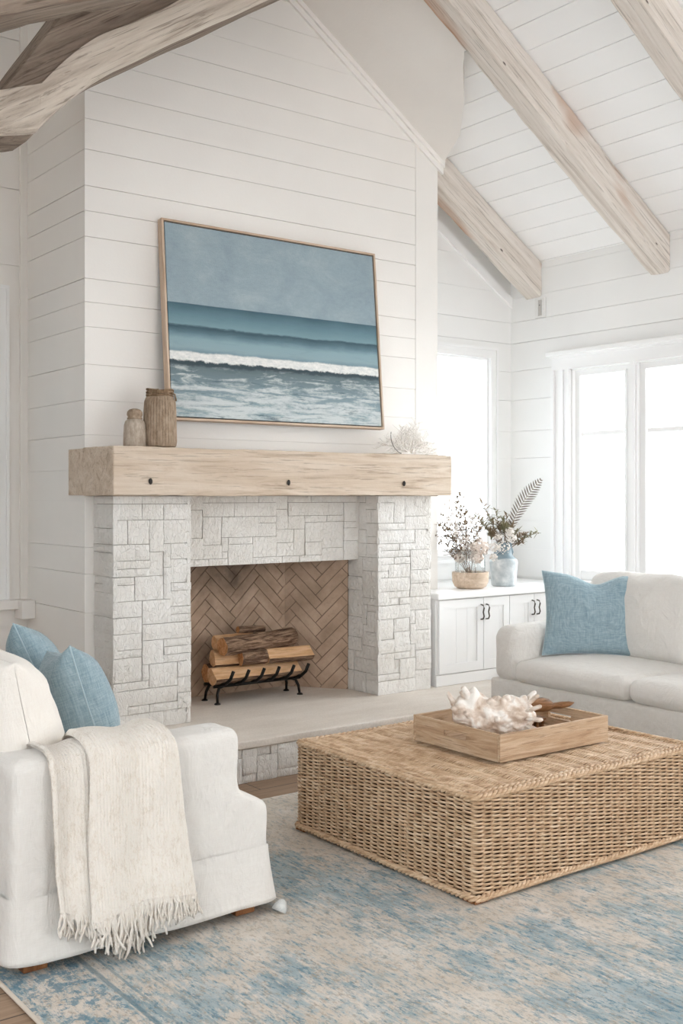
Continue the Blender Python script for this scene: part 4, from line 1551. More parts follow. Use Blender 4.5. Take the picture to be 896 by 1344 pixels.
# white back cushion of the near sofa
def cushion(mb, W, H, D, center, M, seed, corner=0.06, amp=0.012, nn=18, crown=0.06):
    mb.soft((D, W, H), center, corner, 4, (6, nn, nn), puff=(crown, 0.01, 0.02), warp=soft_warp(amp, 4.5, seed), M=M)

# far sofa along the window wall, faces -x
S2X, S2Y = 4.71, 2.55
s2 = thing('window_sofa', 'off-white linen sofa in front of the tall windows, facing the wicker table', 'sofa', (S2X, S2Y, 0.012))
L2, D2 = 2.20, 0.98
def w2(seed, a=0.006):
    return soft_warp(a, 3.5, seed)
m = MB()
m.soft((D2 - 0.01, L2, 0.335), (D2 / 2 + 0.005, L2 / 2, 0.2), 0.02, 3, (20, 60, 8), warp=w2(71, 0.004))
m.build('base', MAT['linen'], s2)
for y0 in (0.0, L2 - 0.205):
    m = MB()
    def wa(p):
        q = soft_warp(0.006, 5, 80)(p)
        t = (p.z + 0.16) / 0.32
        q.y += 0.010 * math.sin(p.x * 3)
        return q
    m.soft((D2 - 0.015, 0.205, 0.335), (D2 / 2 + 0.002, y0 + 0.1025, 0.515), 0.075, 5, (24, 6, 8), puff=(0.012, 0.010, 0.012), warp=wa)
    m.build('arm', MAT['linen'], s2)
m = MB().soft((0.20, L2 - 0.42, 0.42), (D2 - 0.105, L2 / 2, 0.57), 0.06, 4, (6, 40, 10), warp=w2(75))
m.build('backrest', MAT['linen'], s2)
ys = [0.21, 1.16, L2 - 0.21]
sc_y = [(0.21, 1.105), (1.11, 1.99)]
sc_y = [(0.21, 1.165), (1.17, 1.99)]
for i, (a, b) in enumerate(sc_y):
    m = MB()
    m.soft((0.70, b - a, 0.125), (0.338, (a + b) / 2, 0.432), 0.05, 5, (16, 24, 4), puff=(0.015, 0.004, 0.035), warp=soft_warp(0.005, 5, 90 + i))
    m.build('seat_cushion', MAT['linen'], s2)
for i, (a, b) in enumerate(((0.21, 1.19), (1.20, 1.98))):
    m = MB()
    Mx = Matrix.Rotation(math.radians(9), 4, 'Y')
    m.soft((0.20, b - a - 0.01, 0.50), (0.70, (a + b) / 2, 0.735), 0.075, 5, (6, 26, 18), puff=(0.05, 0.01, 0.02), warp=soft_warp(0.010, 4, 97 + i), M=Mx)
    m.build('back_cushion', MAT['linen'], s2)
for (x, y) in ((0.06, 0.06), (D2 - 0.06, 0.06), (0.06, L2 - 0.06), (D2 - 0.06, L2 - 0.06)):
    MB().bbox(x - 0.03, x + 0.03, y - 0.03, y + 0.03, -0.011, 0.04, 0.004).build('leg', MAT['leg'], s2)


# ------------------------------------------------------------------ cushions
def pillow(name, label, cat, W, H, T, M, mat, trim, seed, dent=0.0, group=None, ears=0.10, wrinkle=0.010, pipe=0.0035):
    """square throw pillow; local x = width, z = height, y = thickness"""
    root = thing(name, label, cat, group=group)
    root.matrix_world = M
    n = 34
    def outline(u_, v_):
        x = u_ * W / 2 * (1 - ears * (1 - v_ * v_) * abs(u_) ** 1.5)
        z = v_ * H / 2 * (1 - ears * (1 - u_ * u_) * abs(v_) ** 1.5)
        if dent and v_ > 0:
            z -= dent * math.exp(-(u_ / 0.33) ** 2) * v_ ** 2
        return x, z
    def th(u_, v_):
        a = max(0, (1 - u_ * u_)) * max(0, (1 - v_ * v_))
        t = T / 2 * a ** 0.42
        if dent:
            t *= 1 - 0.35 * math.exp(-(u_ / 0.28) ** 2) * max(0, v_) ** 1.0
        return t
    m = MB()
    for s_ in (-1, 1):
        def fn(a, b, s_=s_):
            u_ = math.sin((a * 2 - 1) * PI / 2 * 0.999) * 1.0
            v_ = math.sin((b * 2 - 1) * PI / 2 * 0.999) * 1.0
            x, z = outline(u_, v_)
            t = th(u_, v_)
            edge = (1 - abs(u_) ** 6) * (1 - abs(v_) ** 6)
            rad = math.hypot(u_, v_)
            w = wrinkle * edge * (nz((x * 7, z * 7, s_ * 3), 1, seed) + 0.5 * nz((x * 17, z * 17, s_ * 3), 1, seed + 5))
            # pull folds running in from the corners
            ang_ = math.atan2(abs(v_), abs(u_))
            w += 0.006 * edge * math.sin(ang_ * 22 + seed) * max(0, rad - 0.55)
            return (x, s_ * (t + max(-t * 0.5, w)), z)
        m.grid(fn, n, n)
    o = m.build('cover', mat, root)
    bm = bmesh.new()
    bm.from_mesh(o.data)
    bmesh.ops.remove_doubles(bm, verts=bm.verts, dist=0.0006)
    bmesh.ops.recalc_face_normals(bm, faces=bm.faces)
    bm.to_mesh(o.data)
    bm.free()
    if pipe:
        pts = []
        K = 24
        for (ua, va, ub, vb) in ((-1, -1, 1, -1), (1, -1, 1, 1), (1, 1, -1, 1), (-1, 1, -1, -1)):
            for i in range(K):
                t = i / K
                x, z = outline(ua + (ub - ua) * t, va + (vb - va) * t)
                pts.append((x, 0, z))
        MB().tube(pts, pipe, 6, closed=True, ref=(0, 1, 0)).build('piping', trim, root)
    return root


def place(x, y, z, yaw, lean, roll=0.0):
    """centre position, yaw of the face normal (deg, 0 = towards -y), lean back, roll in its own plane"""
    return Matrix.Translation((x, y, z)) @ Matrix.Rotation(math.radians(yaw), 4, 'Z') @ Matrix.Rotation(math.radians(-lean), 4, 'X') @ Matrix.Rotation(math.radians(roll), 4, 'Y')


pillow('throw_pillow', 'blue linen pillow with a dented top, on the window sofa', 'pillow', 0.64, 0.51, 0.17, place(5.19, 4.33, 0.765, -41, 14, 1.5), MAT['blue'], MAT['blue_trim'], 3, dent=0.055, ears=0.09)
pillow('throw_pillow', 'front one of two blue pillows on the near sofa, beside the cream throw', 'pillow', 0.50, 0.50, 0.27, place(1.755, 4.02, 0.645, 80, 16, 10), MAT['blue'], MAT['blue_trim'], 11, ears=0.12, group='blue pillows on the near sofa')
pillow('throw_pillow', 'rear blue pillow on the near sofa, its pointed corner in front of the left wall', 'pillow', 0.50, 0.50, 0.24, place(1.83, 4.58, 0.685, 70, 24, 10), MAT['blue'], MAT['blue_trim'], 17, ears=0.12, group='blue pillows on the near sofa')
pillow('back_pillow', 'plump white linen cushion rising over the near sofa arm at the left edge', 'pillow', 0.62, 0.54, 0.34, place(1.35, 3.72, 0.68, 86, 12, 0), MAT['linen_warm'], MAT['linen_warm'], 23, pipe=0, ears=0.03, wrinkle=0.016)
pillow('back_pillow', 'pale grey cushion peeking out behind the plump white one at the left edge', 'pillow', 0.55, 0.52, 0.2, place(1.43, 4.36, 0.72, 80, 14, 0), MAT['grey_cloth'], MAT['grey_cloth'], 29, ears=0.05)

# ------------------------------------------------------------------ cream throw over the near sofa's arm
root = thing('throw_blanket', 'cream knitted throw with long fringe draped over the near sofa arm', 'blanket', (SX + 0.35, SY, 0.70))
def drape(x0t, x1t, x0b, x1b, zb, seed, y_out, inset, folds=3):
    """sheet: from behind the arm, over its top, down the outer face; returns fn(u across, v along)"""
    # path in (y, z) from inside to outside hem, world metres
    top = 0.012 + 0.655 + y_out
    path = [(SY + 0.20 + y_out, 0.54), (SY + 0.20 + y_out, 0.61), (SY + 0.175, top - 0.012), (SY + 0.14, top), (SY + 0.06, top + 0.002), (SY + 0.015, top - 0.010),
            (SY - 0.010 - y_out, top - 0.045), (SY - 0.016 - y_out, top - 0.12), (SY - 0.018 - y_out, 0.45), (SY - 0.024 - y_out, 0.32), (SY - 0.045 - y_out, 0.22), (SY - 0.052 - y_out, zb)]
    seg = [0]
    for a, b in zip(path, path[1:]):
        seg.append(seg[-1] + math.hypot(b[0] - a[0], b[1] - a[1]))
    T = seg[-1]
    def P(t):
        d = t * T
        for i in range(len(seg) - 1):
            if d <= seg[i + 1] + 1e-9:
                k = (d - seg[i]) / (seg[i + 1] - seg[i])
                return (path[i][0] + (path[i + 1][0] - path[i][0]) * k, path[i][1] + (path[i + 1][1] - path[i][1]) * k)
        return path[-1]
    def fn(u_, v_):
        y = z = 0
        for dv in (-0.02, 0, 0.02):
            a, b = P(min(1, max(0, v_ + dv)))
            y += a / 3
            z += b / 3
        s = v_ ** 1.3
        xa = x0t + (x0b - x0t) * s
        xb = x1t + (x1b - x1t) * s
        x = xa + (xb - xa) * u_
        e = math.sin(u_ * PI * 2 * folds + seed + 1.4 * v_)
        lift = 0.013 * (e + 1) * (0.4 + 0.6 * v_) + 0.006 * (nz((x * 14, z * 6, seed), 1, seed) + 0.6)
        # knitted loops
        lift += 0.0022 * abs(math.sin(x * PI / 0.011)) + 0.0008 * math.sin(v_ * T / 0.012 * 2 * PI)
        lift += 0.010 * math.exp(-(u_ / 0.10) ** 2)
        # edges roll under
        ed = min(u_, 1 - u_) * abs(xb - xa)
        lift -= 0.012 * max(0, 1 - ed / 0.012)
        kz = 1 if 0.12 < v_ < 0.36 else 0.0
        hemz = 0.014 * math.sin(u_ * 5 + seed) * max(0, v_ - 0.8) * 5
        if z > 0.64:
            z += lift
        y -= lift if v_ > 0.3 else -lift * (v_ < 0.15)
        return (x - SX - 0.35, y - SY, z + hemz - 0.70)
    return fn
f1 = drape(1.31, 1.50, 1.335, 1.48, 0.172, 2.0, 0.003, 0, 1)
f2 = drape(1.448, 1.722, 1.42, 1.80, 0.158, 5.0, 0.034, 0, 1.6)
# the throw: lower narrow fold and the broad fold over it, one continuous cloth part each side
def thick(mb, fn, nu, nv, t=0.007):
    mb.grid(fn, nu, nv)
    def back(u_, v_):
        x, y, z = fn(u_, v_)
        return (x, y + (t if v_ > 0.3 else 0), z - (t if z > -0.08 else 0))
    mb.grid(back, nu // 4, nv // 4)
m = MB()
thick(m, f1, 60, 120)
m.build('under_fold', MAT['knit'], root)
m = MB()
thick(m, f2, 190, 150)
m.build('knitted_cloth', MAT['knit'], root)
rn = random.Random(5)
m = MB()
def fringe(fn, n, Lmin, Lmax, hang):
    for i in range(n):
        u_ = (i + 0.5 + rn.uniform(-.3, .3)) / n
        p = Vector(fn(u_, 0.985))
        for q in range(2):
            L = rn.uniform(Lmin, Lmax) * hang(u_)
            pts = [p + Vector((rn.uniform(-.003, .003), 0.002, 0.006))]
            d = Vector((rn.uniform(-.25, .25), rn.uniform(-.10, .02), -1)).normalized()
            x = p.copy()
            for k in range(7):
                d = (d + Vector((rn.uniform(-.45, .45), rn.uniform(-.2, .2), -0.35))).normalized()
                x = x + d * L / 7
                x.y = min(x.y, p.y + 0.012)
                x.z = max(x.z, -0.70 + 0.022)
                pts.append(x.copy())
            m.tube(pts, [0.0048, 0.0046, 0.004, 0.0045, 0.004, 0.004, 0.0045, 0.003], 5)
fringe(f1, 22, 0.05, 0.075, lambda u_: 1)
fringe(f2, 58, 0.08, 0.115, lambda u_: 0.72 + 0.75 * math.exp(-((u_ - 0.38) / 0.22) ** 2))
o = m.build('fringe', MAT['knit'], root, kind='stuff')

# ================================================================== RUG
m = MB()
def rw(p):
    return Vector((p.x, p.y, p.z + (0.0015 * nz((p.x * 6, p.y * 6, 0), 1, 3) if p.z > 0 else 0)))
m.soft((3.75, 4.35, 0.011), (3.045, 2.285, 0.0065), 0.005, 2, (60, 60, 1), warp=rw)
o = m.build('area_rug', MAT['rug'])
tag(o, 'large distressed blue and cream rug under the wicker table and sofas', 'rug')
# light binding along the left edge
m = MB()
m.tube([(1.172, 0.12 + 4.33 * i / 60, 0.008) for i in range(61)], 0.0075, 6, flat=0.9)
m.build('edge_binding', m_paint('rug_binding_cream', '#d9cfc2', 0.9, 0.4, 200), o)

# ================================================================== WICKER TABLE
TX0, TX1, TY0, TY1, TZ = 2.742, 4.07, 2.835, 3.965, 0.398
wt = thing('wicker_ottoman', 'large rectangular woven wicker coffee table with braided edges', 'coffee table', ((TX0 + TX1) / 2, (TY0 + TY1) / 2, 0.0125))
cx, cy = (TX0 + TX1) / 2, (TY0 + TY1) / 2
W2, D2_ = (TX1 - TX0) / 2, (TY1 - TY0) / 2
R = 0.028
def perim(off, step):
    """rounded rectangle, arc length parametrised, centred on the table"""
    pts = []
    a, b = W2 + off, D2_ + off
    r = R + max(0, off)
    cs = [(a - r, -b + r, -PI / 2), (a - r, b - r, 0), (-a + r, b - r, PI / 2), (-a + r, -b + r, PI)]
    raw = []
    for (x, y, a0) in cs:
        for i in range(7):
            t = a0 + PI / 2 * i / 6
            raw.append((x + r * math.cos(t), y + r * math.sin(t)))
    raw.append(raw[0])
    raw = np.array(raw)
    seg = np.hypot(*np.diff(raw, axis=0).T)
    s = np.concatenate([[0], np.cumsum(seg)])
    n = int(round(s[-1] / step))
    t = np.linspace(0, s[-1], n, endpoint=False)
    return np.stack([np.interp(t, s, raw[:, 0]), np.interp(t, s, raw[:, 1])], 1), t, s[-1]
rn = random.Random(91)
m = MB()
stake = 0.0445
P, t, Ltot = perim(-0.008, stake / 4)
ns = int(round(Ltot / stake / 2)) * 2
nn_ = np.roll(P, -1, 0) - np.roll(P, 1, 0)
nn_ /= np.linalg.norm(nn_, axis=1)[:, None]
nrm = np.stack([nn_[:, 1], -nn_[:, 0]], 1)
z = 0.034
row = 0
zlo, zhi = 0.034, TZ - 0.030
pitch_z = 0.0072
nrow = int((zhi - zlo) / pitch_z)
for row in range(nrow + 1):
    zz = zlo + row * (zhi - zlo) / nrow
    ph = PI * (row % 2)
    w = 0.0078 * np.sin(2 * PI * t / Ltot * (ns / 2) + ph)
    jit = rn.uniform(-0.0012, 0.0012)
    wob = np.array([0.0022 * nz((p[0] * 3, p[1] * 3, zz * 8), 1, 7) for p in P[::8]])
    wob = np.interp(np.arange(len(P)), np.arange(0, len(P), 8), wob)
    sag = np.array([0.0035 * nz((p[0] * 1.8, p[1] * 1.8, 0.5), 1, 17) for p in P[::8]])
    sag = np.interp(np.arange(len(P)), np.arange(0, len(P), 8), sag)
    off = w + wob + jit
    q = np.column_stack([P[:, 0] + nrm[:, 0] * off, P[:, 1] + nrm[:, 1] * off, zz + sag + 0.0012 * np.cos(2 * PI * t / Ltot * (ns / 2) + ph)])
    m.tube(q, 0.0044 + rn.uniform(-.0004, .0005), 6, closed=True)
# upright stakes
for i in range(ns):
    s_ = (i) * Ltot / ns
    k = int(s_ / Ltot * len(P)) % len(P)
    x, y = P[k]
    m.tube([(x, y, 0.02), (x + nrm[k][0] * 0.001, y + nrm[k][1] * 0.001, 0.2), (x, y, TZ - 0.02)], 0.0045, 5)
m.build('woven_sides', MAT['wicker'], wt)
# woven top: strands along x passing over and under ribs
m = MB()
ribs = 24
rp = (TX1 - TX0) / ribs
ny = int((TY1 - TY0 - 0.05) / 0.0066)
nx = ribs * 4
for j in range(ny + 1):
    y = -D2_ + 0.025 + j * (2 * D2_ - 0.05) / ny
    ph = PI * (j % 2)
    pts = []
    jit = rn.uniform(-0.001, 0.001)
    for i in range(nx + 1):
        x = -W2 + 0.012 + (2 * W2 - 0.024) * i / nx
        band = 0.0035 * math.sin(2 * PI * x / 0.125 + 0.8 * math.sin(y * 7))
        zz = TZ - 0.014 + 0.0042 * math.sin(PI * x / rp + ph) + band + 0.006 * nz((x * 3, y * 3, 0), 1, 2) + jit
        pts.append((x, y + 0.0012 * nz((x * 9, y * 40, 0), 1, 5), zz))
    m.tube(pts, 0.0046, 5)
m.build('woven_top', MAT['wicker'], wt)
MB().bbox(-W2 + 0.022, W2 - 0.022, -D2_ + 0.022, D2_ - 0.022, 0.012, TZ - 0.034, 0.02).build('inner_box', MAT['core'], wt)
# braids round the upper and lower edge
def braid(name, off, zc_, amp, r, lam, strands=3, tilt=0.0):
    mb = MB()
    Pb, tb, Lb = perim(off, 0.009)
    k = round(Lb / lam)
    tg = np.roll(Pb, -1, 0) - np.roll(Pb, 1, 0)
    tg /= np.linalg.norm(tg, axis=1)[:, None]
    nb = np.stack([tg[:, 1], -tg[:, 0]], 1)
    for s_ in range(strands):
        a = 2 * PI * (tb / Lb * k + s_ / strands)
        wave = np.array([nz((p[0] * 2.2, p[1] * 2.2, 0), 1, 31) for p in Pb[::10]])
        wave = np.interp(np.arange(len(Pb)), np.arange(0, len(Pb), 10), wave) * 0.006
        o_ = amp * np.cos(a)
        z_ = amp * np.sin(a) + wave
        mb.tube(np.column_stack([Pb[:, 0] + nb[:, 0] * o_, Pb[:, 1] + nb[:, 1] * o_, zc_ + z_]), r, 6, closed=True)
    return mb.build(name, MAT['wicker'], wt)
braid('top_braid', -0.006, TZ - 0.016, 0.0072, 0.0078, 0.075)
braid('top_braid_inner', -0.026, TZ - 0.008, 0.005, 0.006, 0.06, 2)
braid('bottom_braid', 0.000, 0.022, 0.0070, 0.0072, 0.07)
for sx in (-1, 1):
    for sy in (-1, 1):
        MB().bbox(sx * (W2 - 0.035) - 0.033, sx * (W2 - 0.035) + 0.033, sy * (D2_ - 0.035) - 0.033, sy * (D2_ - 0.035) + 0.033, 0.0005, 0.016, 0.003).build('foot', MAT['leg'], wt, label='flat wooden corner foot')

# ------------------------------------------------------------------ tray
TT = 0.0125 + TZ + 0.003
tr = thing('wooden_tray', 'square limed wood tray with cut-out handles on the wicker table', 'tray', (3.465, 3.362, TT))
hw, hd, th, tk = 0.330, 0.264, 0.110, 0.016
MB().box(-hw + tk, hw - tk, -hd + tk, hd - tk, 0.006, 0.018).build('tray_bottom', MAT['tray'], tr)
for s_ in (-1, 1):
    y = s_ * (hd - tk / 2)
    MB().bbox(-hw, hw, y - tk / 2, y + tk / 2, 0, th, 0.002).build('tray_side', MAT['tray'], tr)
    x0, x1 = (s_ * hw - tk, s_ * hw) if s_ > 0 else (-hw, -hw + tk)
    m = MB()
    ya, yb, a, b = -hd + tk + 0.0005, hd - tk - 0.0005, -0.068, 0.068
    m.box(x0, x1, ya, yb, 0, 0.052).box(x0, x1, ya, yb, 0.078, th).box(x0, x1, ya, a, 0.052, 0.078).box(x0, x1, b, yb, 0.052, 0.078)
    m.build('tray_end', MAT['tray_y'], tr)

# ------------------------------------------------------------------ spiny shell
sh = thing('spiny_seashell', 'large white spiny seashell lying in the wooden tray', 'shell', (3.37, 3.35, TT + 0.019))
def shell():
    m = MB()
    spikes = []
    rn = random.Random(14)
    # body: swollen whorl, axis along local x (spire to -x)
    nu_, nv_ = 150, 96
    sp = [(-0.165, 100, .085, .010), (-0.150, 70, .055, .010), (-0.110, 95, .125, .013), (-0.098, 75, .10, .012), (-0.085, 125, .07, .012), (-0.055, 98, .05, .014), (-0.02, 60, .03, .014), (-0.01, 120, .03, .014),
          (0.04, 80, .026, .016), (0.08, 50, .03, .014), (0.115, 85, .055, .014), (0.13, 60, .035, .012), (0.135, 20, .03, .014), (0.14, -10, .025, .014), (0.11, -45, .03, .013), (-0.13, 150, .05, .012),
          (-0.165, 40, .045, .011), (-0.185, 75, .06, .010), (-0.12, 20, .045, .012), (-0.06, 10, .04, .013), (0.0, 0, .03, .014), (0.06, 5, .035, .014), (-0.09, -40, .04, .012), (-0.03, -50, .03, .012), (0.05, -50, .03, .012),
          (-0.17, 190, .05, .012), (-0.08, 200, .05, .012), (0.03, 190, .04, .012), (0.1, 150, .045, .012), (0.03, 150, .04, .014), (-0.03, 165, .04, .012)]
    sp = [(a, b, c * (1.0 if b in (100, 125, 75, 40) else 0.55), d * 1.35) for i, (a, b, c, d) in enumerate(sp) if i % 2 == 0 or i < 7 or (a > 0.1 and b > 40)]
    def rad(x):
        t = (x + 0.19) / 0.34
        t = max(0.0, min(1.0, t))
        return 0.012 + 0.088 * (math.sin(PI * min(1, t * 0.98)) ** 0.6) * (0.45 + 0.7 * t)
    v = []
    for j in range(nv_ + 1):
        x = -0.19 + 0.34 * j / nv_
        r0 = rad(x)
        for i in range(nu_):
            a = 2 * PI * i / nu_
            whorl = 0.06 * math.sin(a + x * 95)
            lump = 0.20 * nz((x * 22, math.cos(a) * 2.4, math.sin(a) * 2.4), 1, 3) + 0.06 * nz((x * 60, math.cos(a) * 6, math.sin(a) * 6), 1, 8)
            r = r0 * (1 + whorl + lump)
            for (sx, sa, L, wd) in sp:
                da = (a - math.radians(sa) + PI) % (2 * PI) - PI
                d2 = (x - sx) ** 2 + (da * r0) ** 2
                r += 0.55 * L * math.exp(-d2 / (2 * (wd * 1.25) ** 2))
            v.append((x, -r * math.cos(a), r * math.sin(a)))
    f = [(j * nu_ + i, j * nu_ + (i + 1) % nu_, (j + 1) * nu_ + (i + 1) % nu_, (j + 1) * nu_ + i) for j in range(nv_) for i in range(nu_)]
    f += [tuple(range(nu_)), tuple(nv_ * nu_ + i for i in range(nu_ - 1, -1, -1))]
    m.add(v, f, True)
    # hollow spines
    for (sx, sa, L, wd) in sp:
        a = math.radians(sa)
        d = Vector((0.25 if sx > 0 else -0.45, -math.cos(a), math.sin(a))).normalized()
        p = Vector((sx, -rad(sx) * 0.8 * math.cos(a), rad(sx) * 0.8 * math.sin(a)))
        pts, rr = [], []
        for k in range(9):
            t = k / 8
            pts.append(p + d * (L * 0.9 + 0.01) * t + Vector((-0.012 * t * t, 0, 0.01 * t * t)))
            rr.append(wd * (1.5 - 0.85 * t) * (1 + 0.10 * math.sin(k * 2.1)) + (0.002 if k == 8 else 0))
        m.tube(pts, rr, 9)
    # flared lip on the right end
    for k in range(7):
        a = math.radians(-60 + k * 32)
        p = Vector((0.12, -0.06 * math.cos(a), 0.06 * math.sin(a)))
        q = p + Vector((0.045, -0.05 * math.cos(a), 0.05 * math.sin(a)))
        m.tube([p, p.lerp(q, .5), q, q + (q - p) * 0.12], [0.016, 0.021, 0.019, 0.008], 10, flat=0.5)
    return m
m = shell()
zmin = min(p[2] for p in m.v)
m.v = [(x, y, (z - zmin) if z > -0.07 else (z - zmin)) for x, y, z in m.v]
m.v = [(x, y, z * 0.93 if z > 0.02 else z) for x, y, z in m.v]
sh.rotation_euler = (0, 0, -0.62)
o = m.build('shell_body', MAT['shell'], sh)
o.location = (0, 0, 0)

# ------------------------------------------------------------------ driftwood and carved slotted block behind the shell
dw = thing('driftwood_piece', 'dark brown driftwood piece with pointed end behind the seashell', 'driftwood', (3.60, 3.37, TT + 0.034))
dw.rotation_euler = (0, 0, -0.30)
m = MB()
pts = [(-0.13, 0, 0.085), (-0.08, 0.0, 0.095), (0.0, 0.0, 0.10), (0.06, 0.0, 0.100), (0.09, 0.0, 0.096), (0.115, -0.002, 0.092), (0.15, -0.01, 0.094), (0.185, -0.02, 0.100), (0.205, -0.026, 0.106)]
m.tube(pts, [0.022, 0.034, 0.038, 0.036, 0.030, 0.014, 0.017, 0.012, 0.003], 14, flat=0.85)
m.v = [(x, y + 0.004 * nz((x * 18, y * 40, z * 40), 1, 2), z + 0.004 * nz((x * 18, y * 40, z * 40), 1, 5)) for x, y, z in m.v]
m.build('driftwood_body', MAT['drift'], dw)
bl = thing('slotted_wood_block', 'dark carved wooden block with upright slots under the driftwood', 'ornament', (3.57, 3.385, TT + 0.019))
bl.rotation_euler = (0, 0, -0.30)
m = MB()
m.bbox(-0.11, 0.10, -0.028, 0.028, 0.0, 0.010, 0.003).bbox(-0.11, 0.10, -0.028, 0.028, 0.052, 0.0605, 0.003)
m.box(-0.10, 0.09, 0.006, 0.022, 0.009, 0.053)
for i in range(8):
    x = -0.098 + i * 0.0265
    m.lathe([(0.0075, 0.009), (0.010, 0.018), (0.0065, 0.031), (0.010, 0.044), (0.0075, 0.053)], (x, -0.014, 0), 10)
m.build('carved_block', MAT['drift'], bl)

# ================================================================== VASES AND DRIED FLOWERS
v1 = thing('glass_vase', 'clear glass cylinder vase seated in a low round pale wooden base', 'vase', (5.275, 5.50, KT + 0.0005))
m = MB().lathe([(0.0, 0), (0.085, 0), (0.108, 0.012), (0.124, 0.045), (0.127, 0.105), (0.126, 0.112), (0.119, 0.114), (0.116, 0.104), (0.110, 0.040), (0.0, 0.032)], sides=48)
m.build('wooden_base', MAT['bowl'], v1)
m = MB().lathe([(0.0, 0.036), (0.098, 0.036), (0.104, 0.045), (0.106, 0.12), (0.104, 0.20), (0.100, 0.265), (0.0975, 0.265), (0.101, 0.20), (0.102, 0.12), (0.100, 0.050), (0.0, 0.044)], sides=48)
m.build('glass_cylinder', MAT['vase_glass'], v1)
v2 = thing('ceramic_vase', 'blue and grey glazed ceramic bottle vase with two small handles', 'vase', (5.60, 5.50, KT + 0.0005))
m = MB().lathe([(0.0, 0), (0.078, 0), (0.086, 0.008), (0.089, 0.04), (0.096, 0.12), (0.100, 0.165), (0.096, 0.185), (0.074, 0.205), (0.060, 0.222), (0.056, 0.26), (0.058, 0.292), (0.066, 0.305), (0.062, 0.308), (0.050, 0.29), (0.048, 0.23), (0.0, 0.22)], sides=48)
m.build('body', MAT['bluevase'], v2)
for s_ in (-1, 1):
    MB().tube([(s_ * 0.055, 0, 0.265), (s_ * 0.082, 0, 0.262), (s_ * 0.092, 0, 0.235), (s_ * 0.085, 0, 0.2)], 0.006, 8).build('handle', MAT['bluevase'], v2)


def leaf(mb, p, d, L, w, up=Vector((0, 0, 1)), bend=0.15):
    d = d.normalized()
    sd = d.cross(up)
    if sd.length < 0.05:
        sd = d.cross(Vector((1, 0.3, 0)))
    sd.normalize()
    nn2 = sd.cross(d)
    n = 5
    v, f = [], []
    for i in range(n + 1):
        t = i / n
        c = p + d * L * t + nn2 * (-bend * L * t * t)
        ww = w * math.sin(PI * min(1, 0.08 + 0.92 * t)) ** 0.8 * (1 - 0.15 * t)
        v += [c - sd * ww / 2, c + nn2 * ww * 0.12, c + sd * ww / 2]
    for i in range(n):
        a = i * 3
        f += [(a, a + 1, a + 4, a + 3), (a + 1, a + 2, a + 5, a + 4)]
    mb.add(v, f, True)


def curve_stem(p0, p1, bow, n=10):
    p0, p1 = Vector(p0), Vector(p1)
    return [p0.lerp(p1, i / n) + Vector(bow) * math.sin(PI * i / n) for i in range(n + 1)]


def tuft(mb, c, r, n, rn, size):
    for i in range(n):
        d = Vector((rn.gauss(0, 1), rn.gauss(0, 1), rn.gauss(0, 1))).normalized()
        p = c + d * r * rn.uniform(0.5, 1.0)
        s = size * rn.uniform(0.7, 1.3)
        a = d.orthogonal().normalized()
        b = d.cross(a)
        k = rn.uniform(0, PI)
        a, b = a * math.cos(k) + b * math.sin(k), b * math.cos(k) - a * math.sin(k)
        mb.add([p, p + a * s * .6 + d * s * .35, p + a * s * .2 + b * s * .6 + d * s * .6, p - a * s * .35 + b * s * .3 + d * s * .45,
                p - a * s * .55 - b * s * .2 + d * s * .5, p + a * s * .1 - b * s * .6 + d * s * .4], [(0, 1, 2), (0, 2, 3), (0, 3, 4), (0, 4, 5), (0, 5, 1)], True)


KR = Vector((0.798, -0.603, 0))      # horizontal direction along which the bouquets fan out
KF = Vector((0.603, 0.798, 0))


def bq(base, sr, up, sf=0.0):
    return Vector(base) + KR * sr + KF * sf + Vector((0, 0, up))


rn = random.Random(20)
# bouquet in the glass vase: airy brown sprays, pale hydrangea head
b1 = thing('dried_bouquet', 'airy dried brown and cream flower bouquet in the glass vase', 'flowers', (5.275, 5.50, KT + 0.05))
B = (0, 0, 0)
st, lf, pt = MB(), MB(), MB()
tips = [(-0.26, 0.34, -0.02), (-0.20, 0.42, 0.03), (-0.15, 0.52, 0.0), (-0.10, 0.56, 0.04), (-0.04, 0.47, -0.03), (0.02, 0.43, 0.02), (-0.24, 0.27, 0.05), (-0.17, 0.33, -0.06), (-0.12, 0.40, 0.06),
        (-0.02, 0.36, 0.07), (0.05, 0.34, -0.02), (-0.07, 0.31, -0.08), (-0.21, 0.36, -0.04), (0.07, 0.40, 0.05), (-0.16, 0.45, 0.07), (-0.06, 0.58, 0.01)]
for i, (sr, up, sf) in enumerate(tips):
    p0 = Vector((rn.uniform(-.03, .03), rn.uniform(-.03, .03), 0.002))
    p1 = bq(B, sr, up, sf)
    pts = curve_stem(p0, p1, KR * (-0.1 * sr) + Vector((0, 0, 0.0)), 12)
    st.tube(pts, [0.0026 * (1 - 0.6 * k / 12) for k in range(13)], 5)
    for k in range(6, 13):
        for q in range(4):
            d = Vector((rn.uniform(-1, 1), rn.uniform(-1, 1), rn.uniform(-.1, 1))).normalized()
            L = rn.uniform(0.03, 0.065)
            tp = pts[k] + d * L
            st.tube([pts[k], pts[k].lerp(tp, .5) + Vector((0, 0, .004)), tp], 0.0011, 4)
            if i % 3 != 2:
                for w_ in range(3):
                    leaf(lf, tp - d * rn.uniform(0, .02), (d + Vector((rn.uniform(-.8, .8), rn.uniform(-.8, .8), rn.uniform(-.4, .6)))), rn.uniform(.018, .032), rn.uniform(.009, .014))
            else:
                tuft(pt, tp, 0.009, 7, rn, 0.010)
st.build('stems', MAT['stem'], b1)
lf.build('leaves', MAT['leafd'], b1)
pt.build('small_blossoms', MAT['petal'], b1)
m = MB()
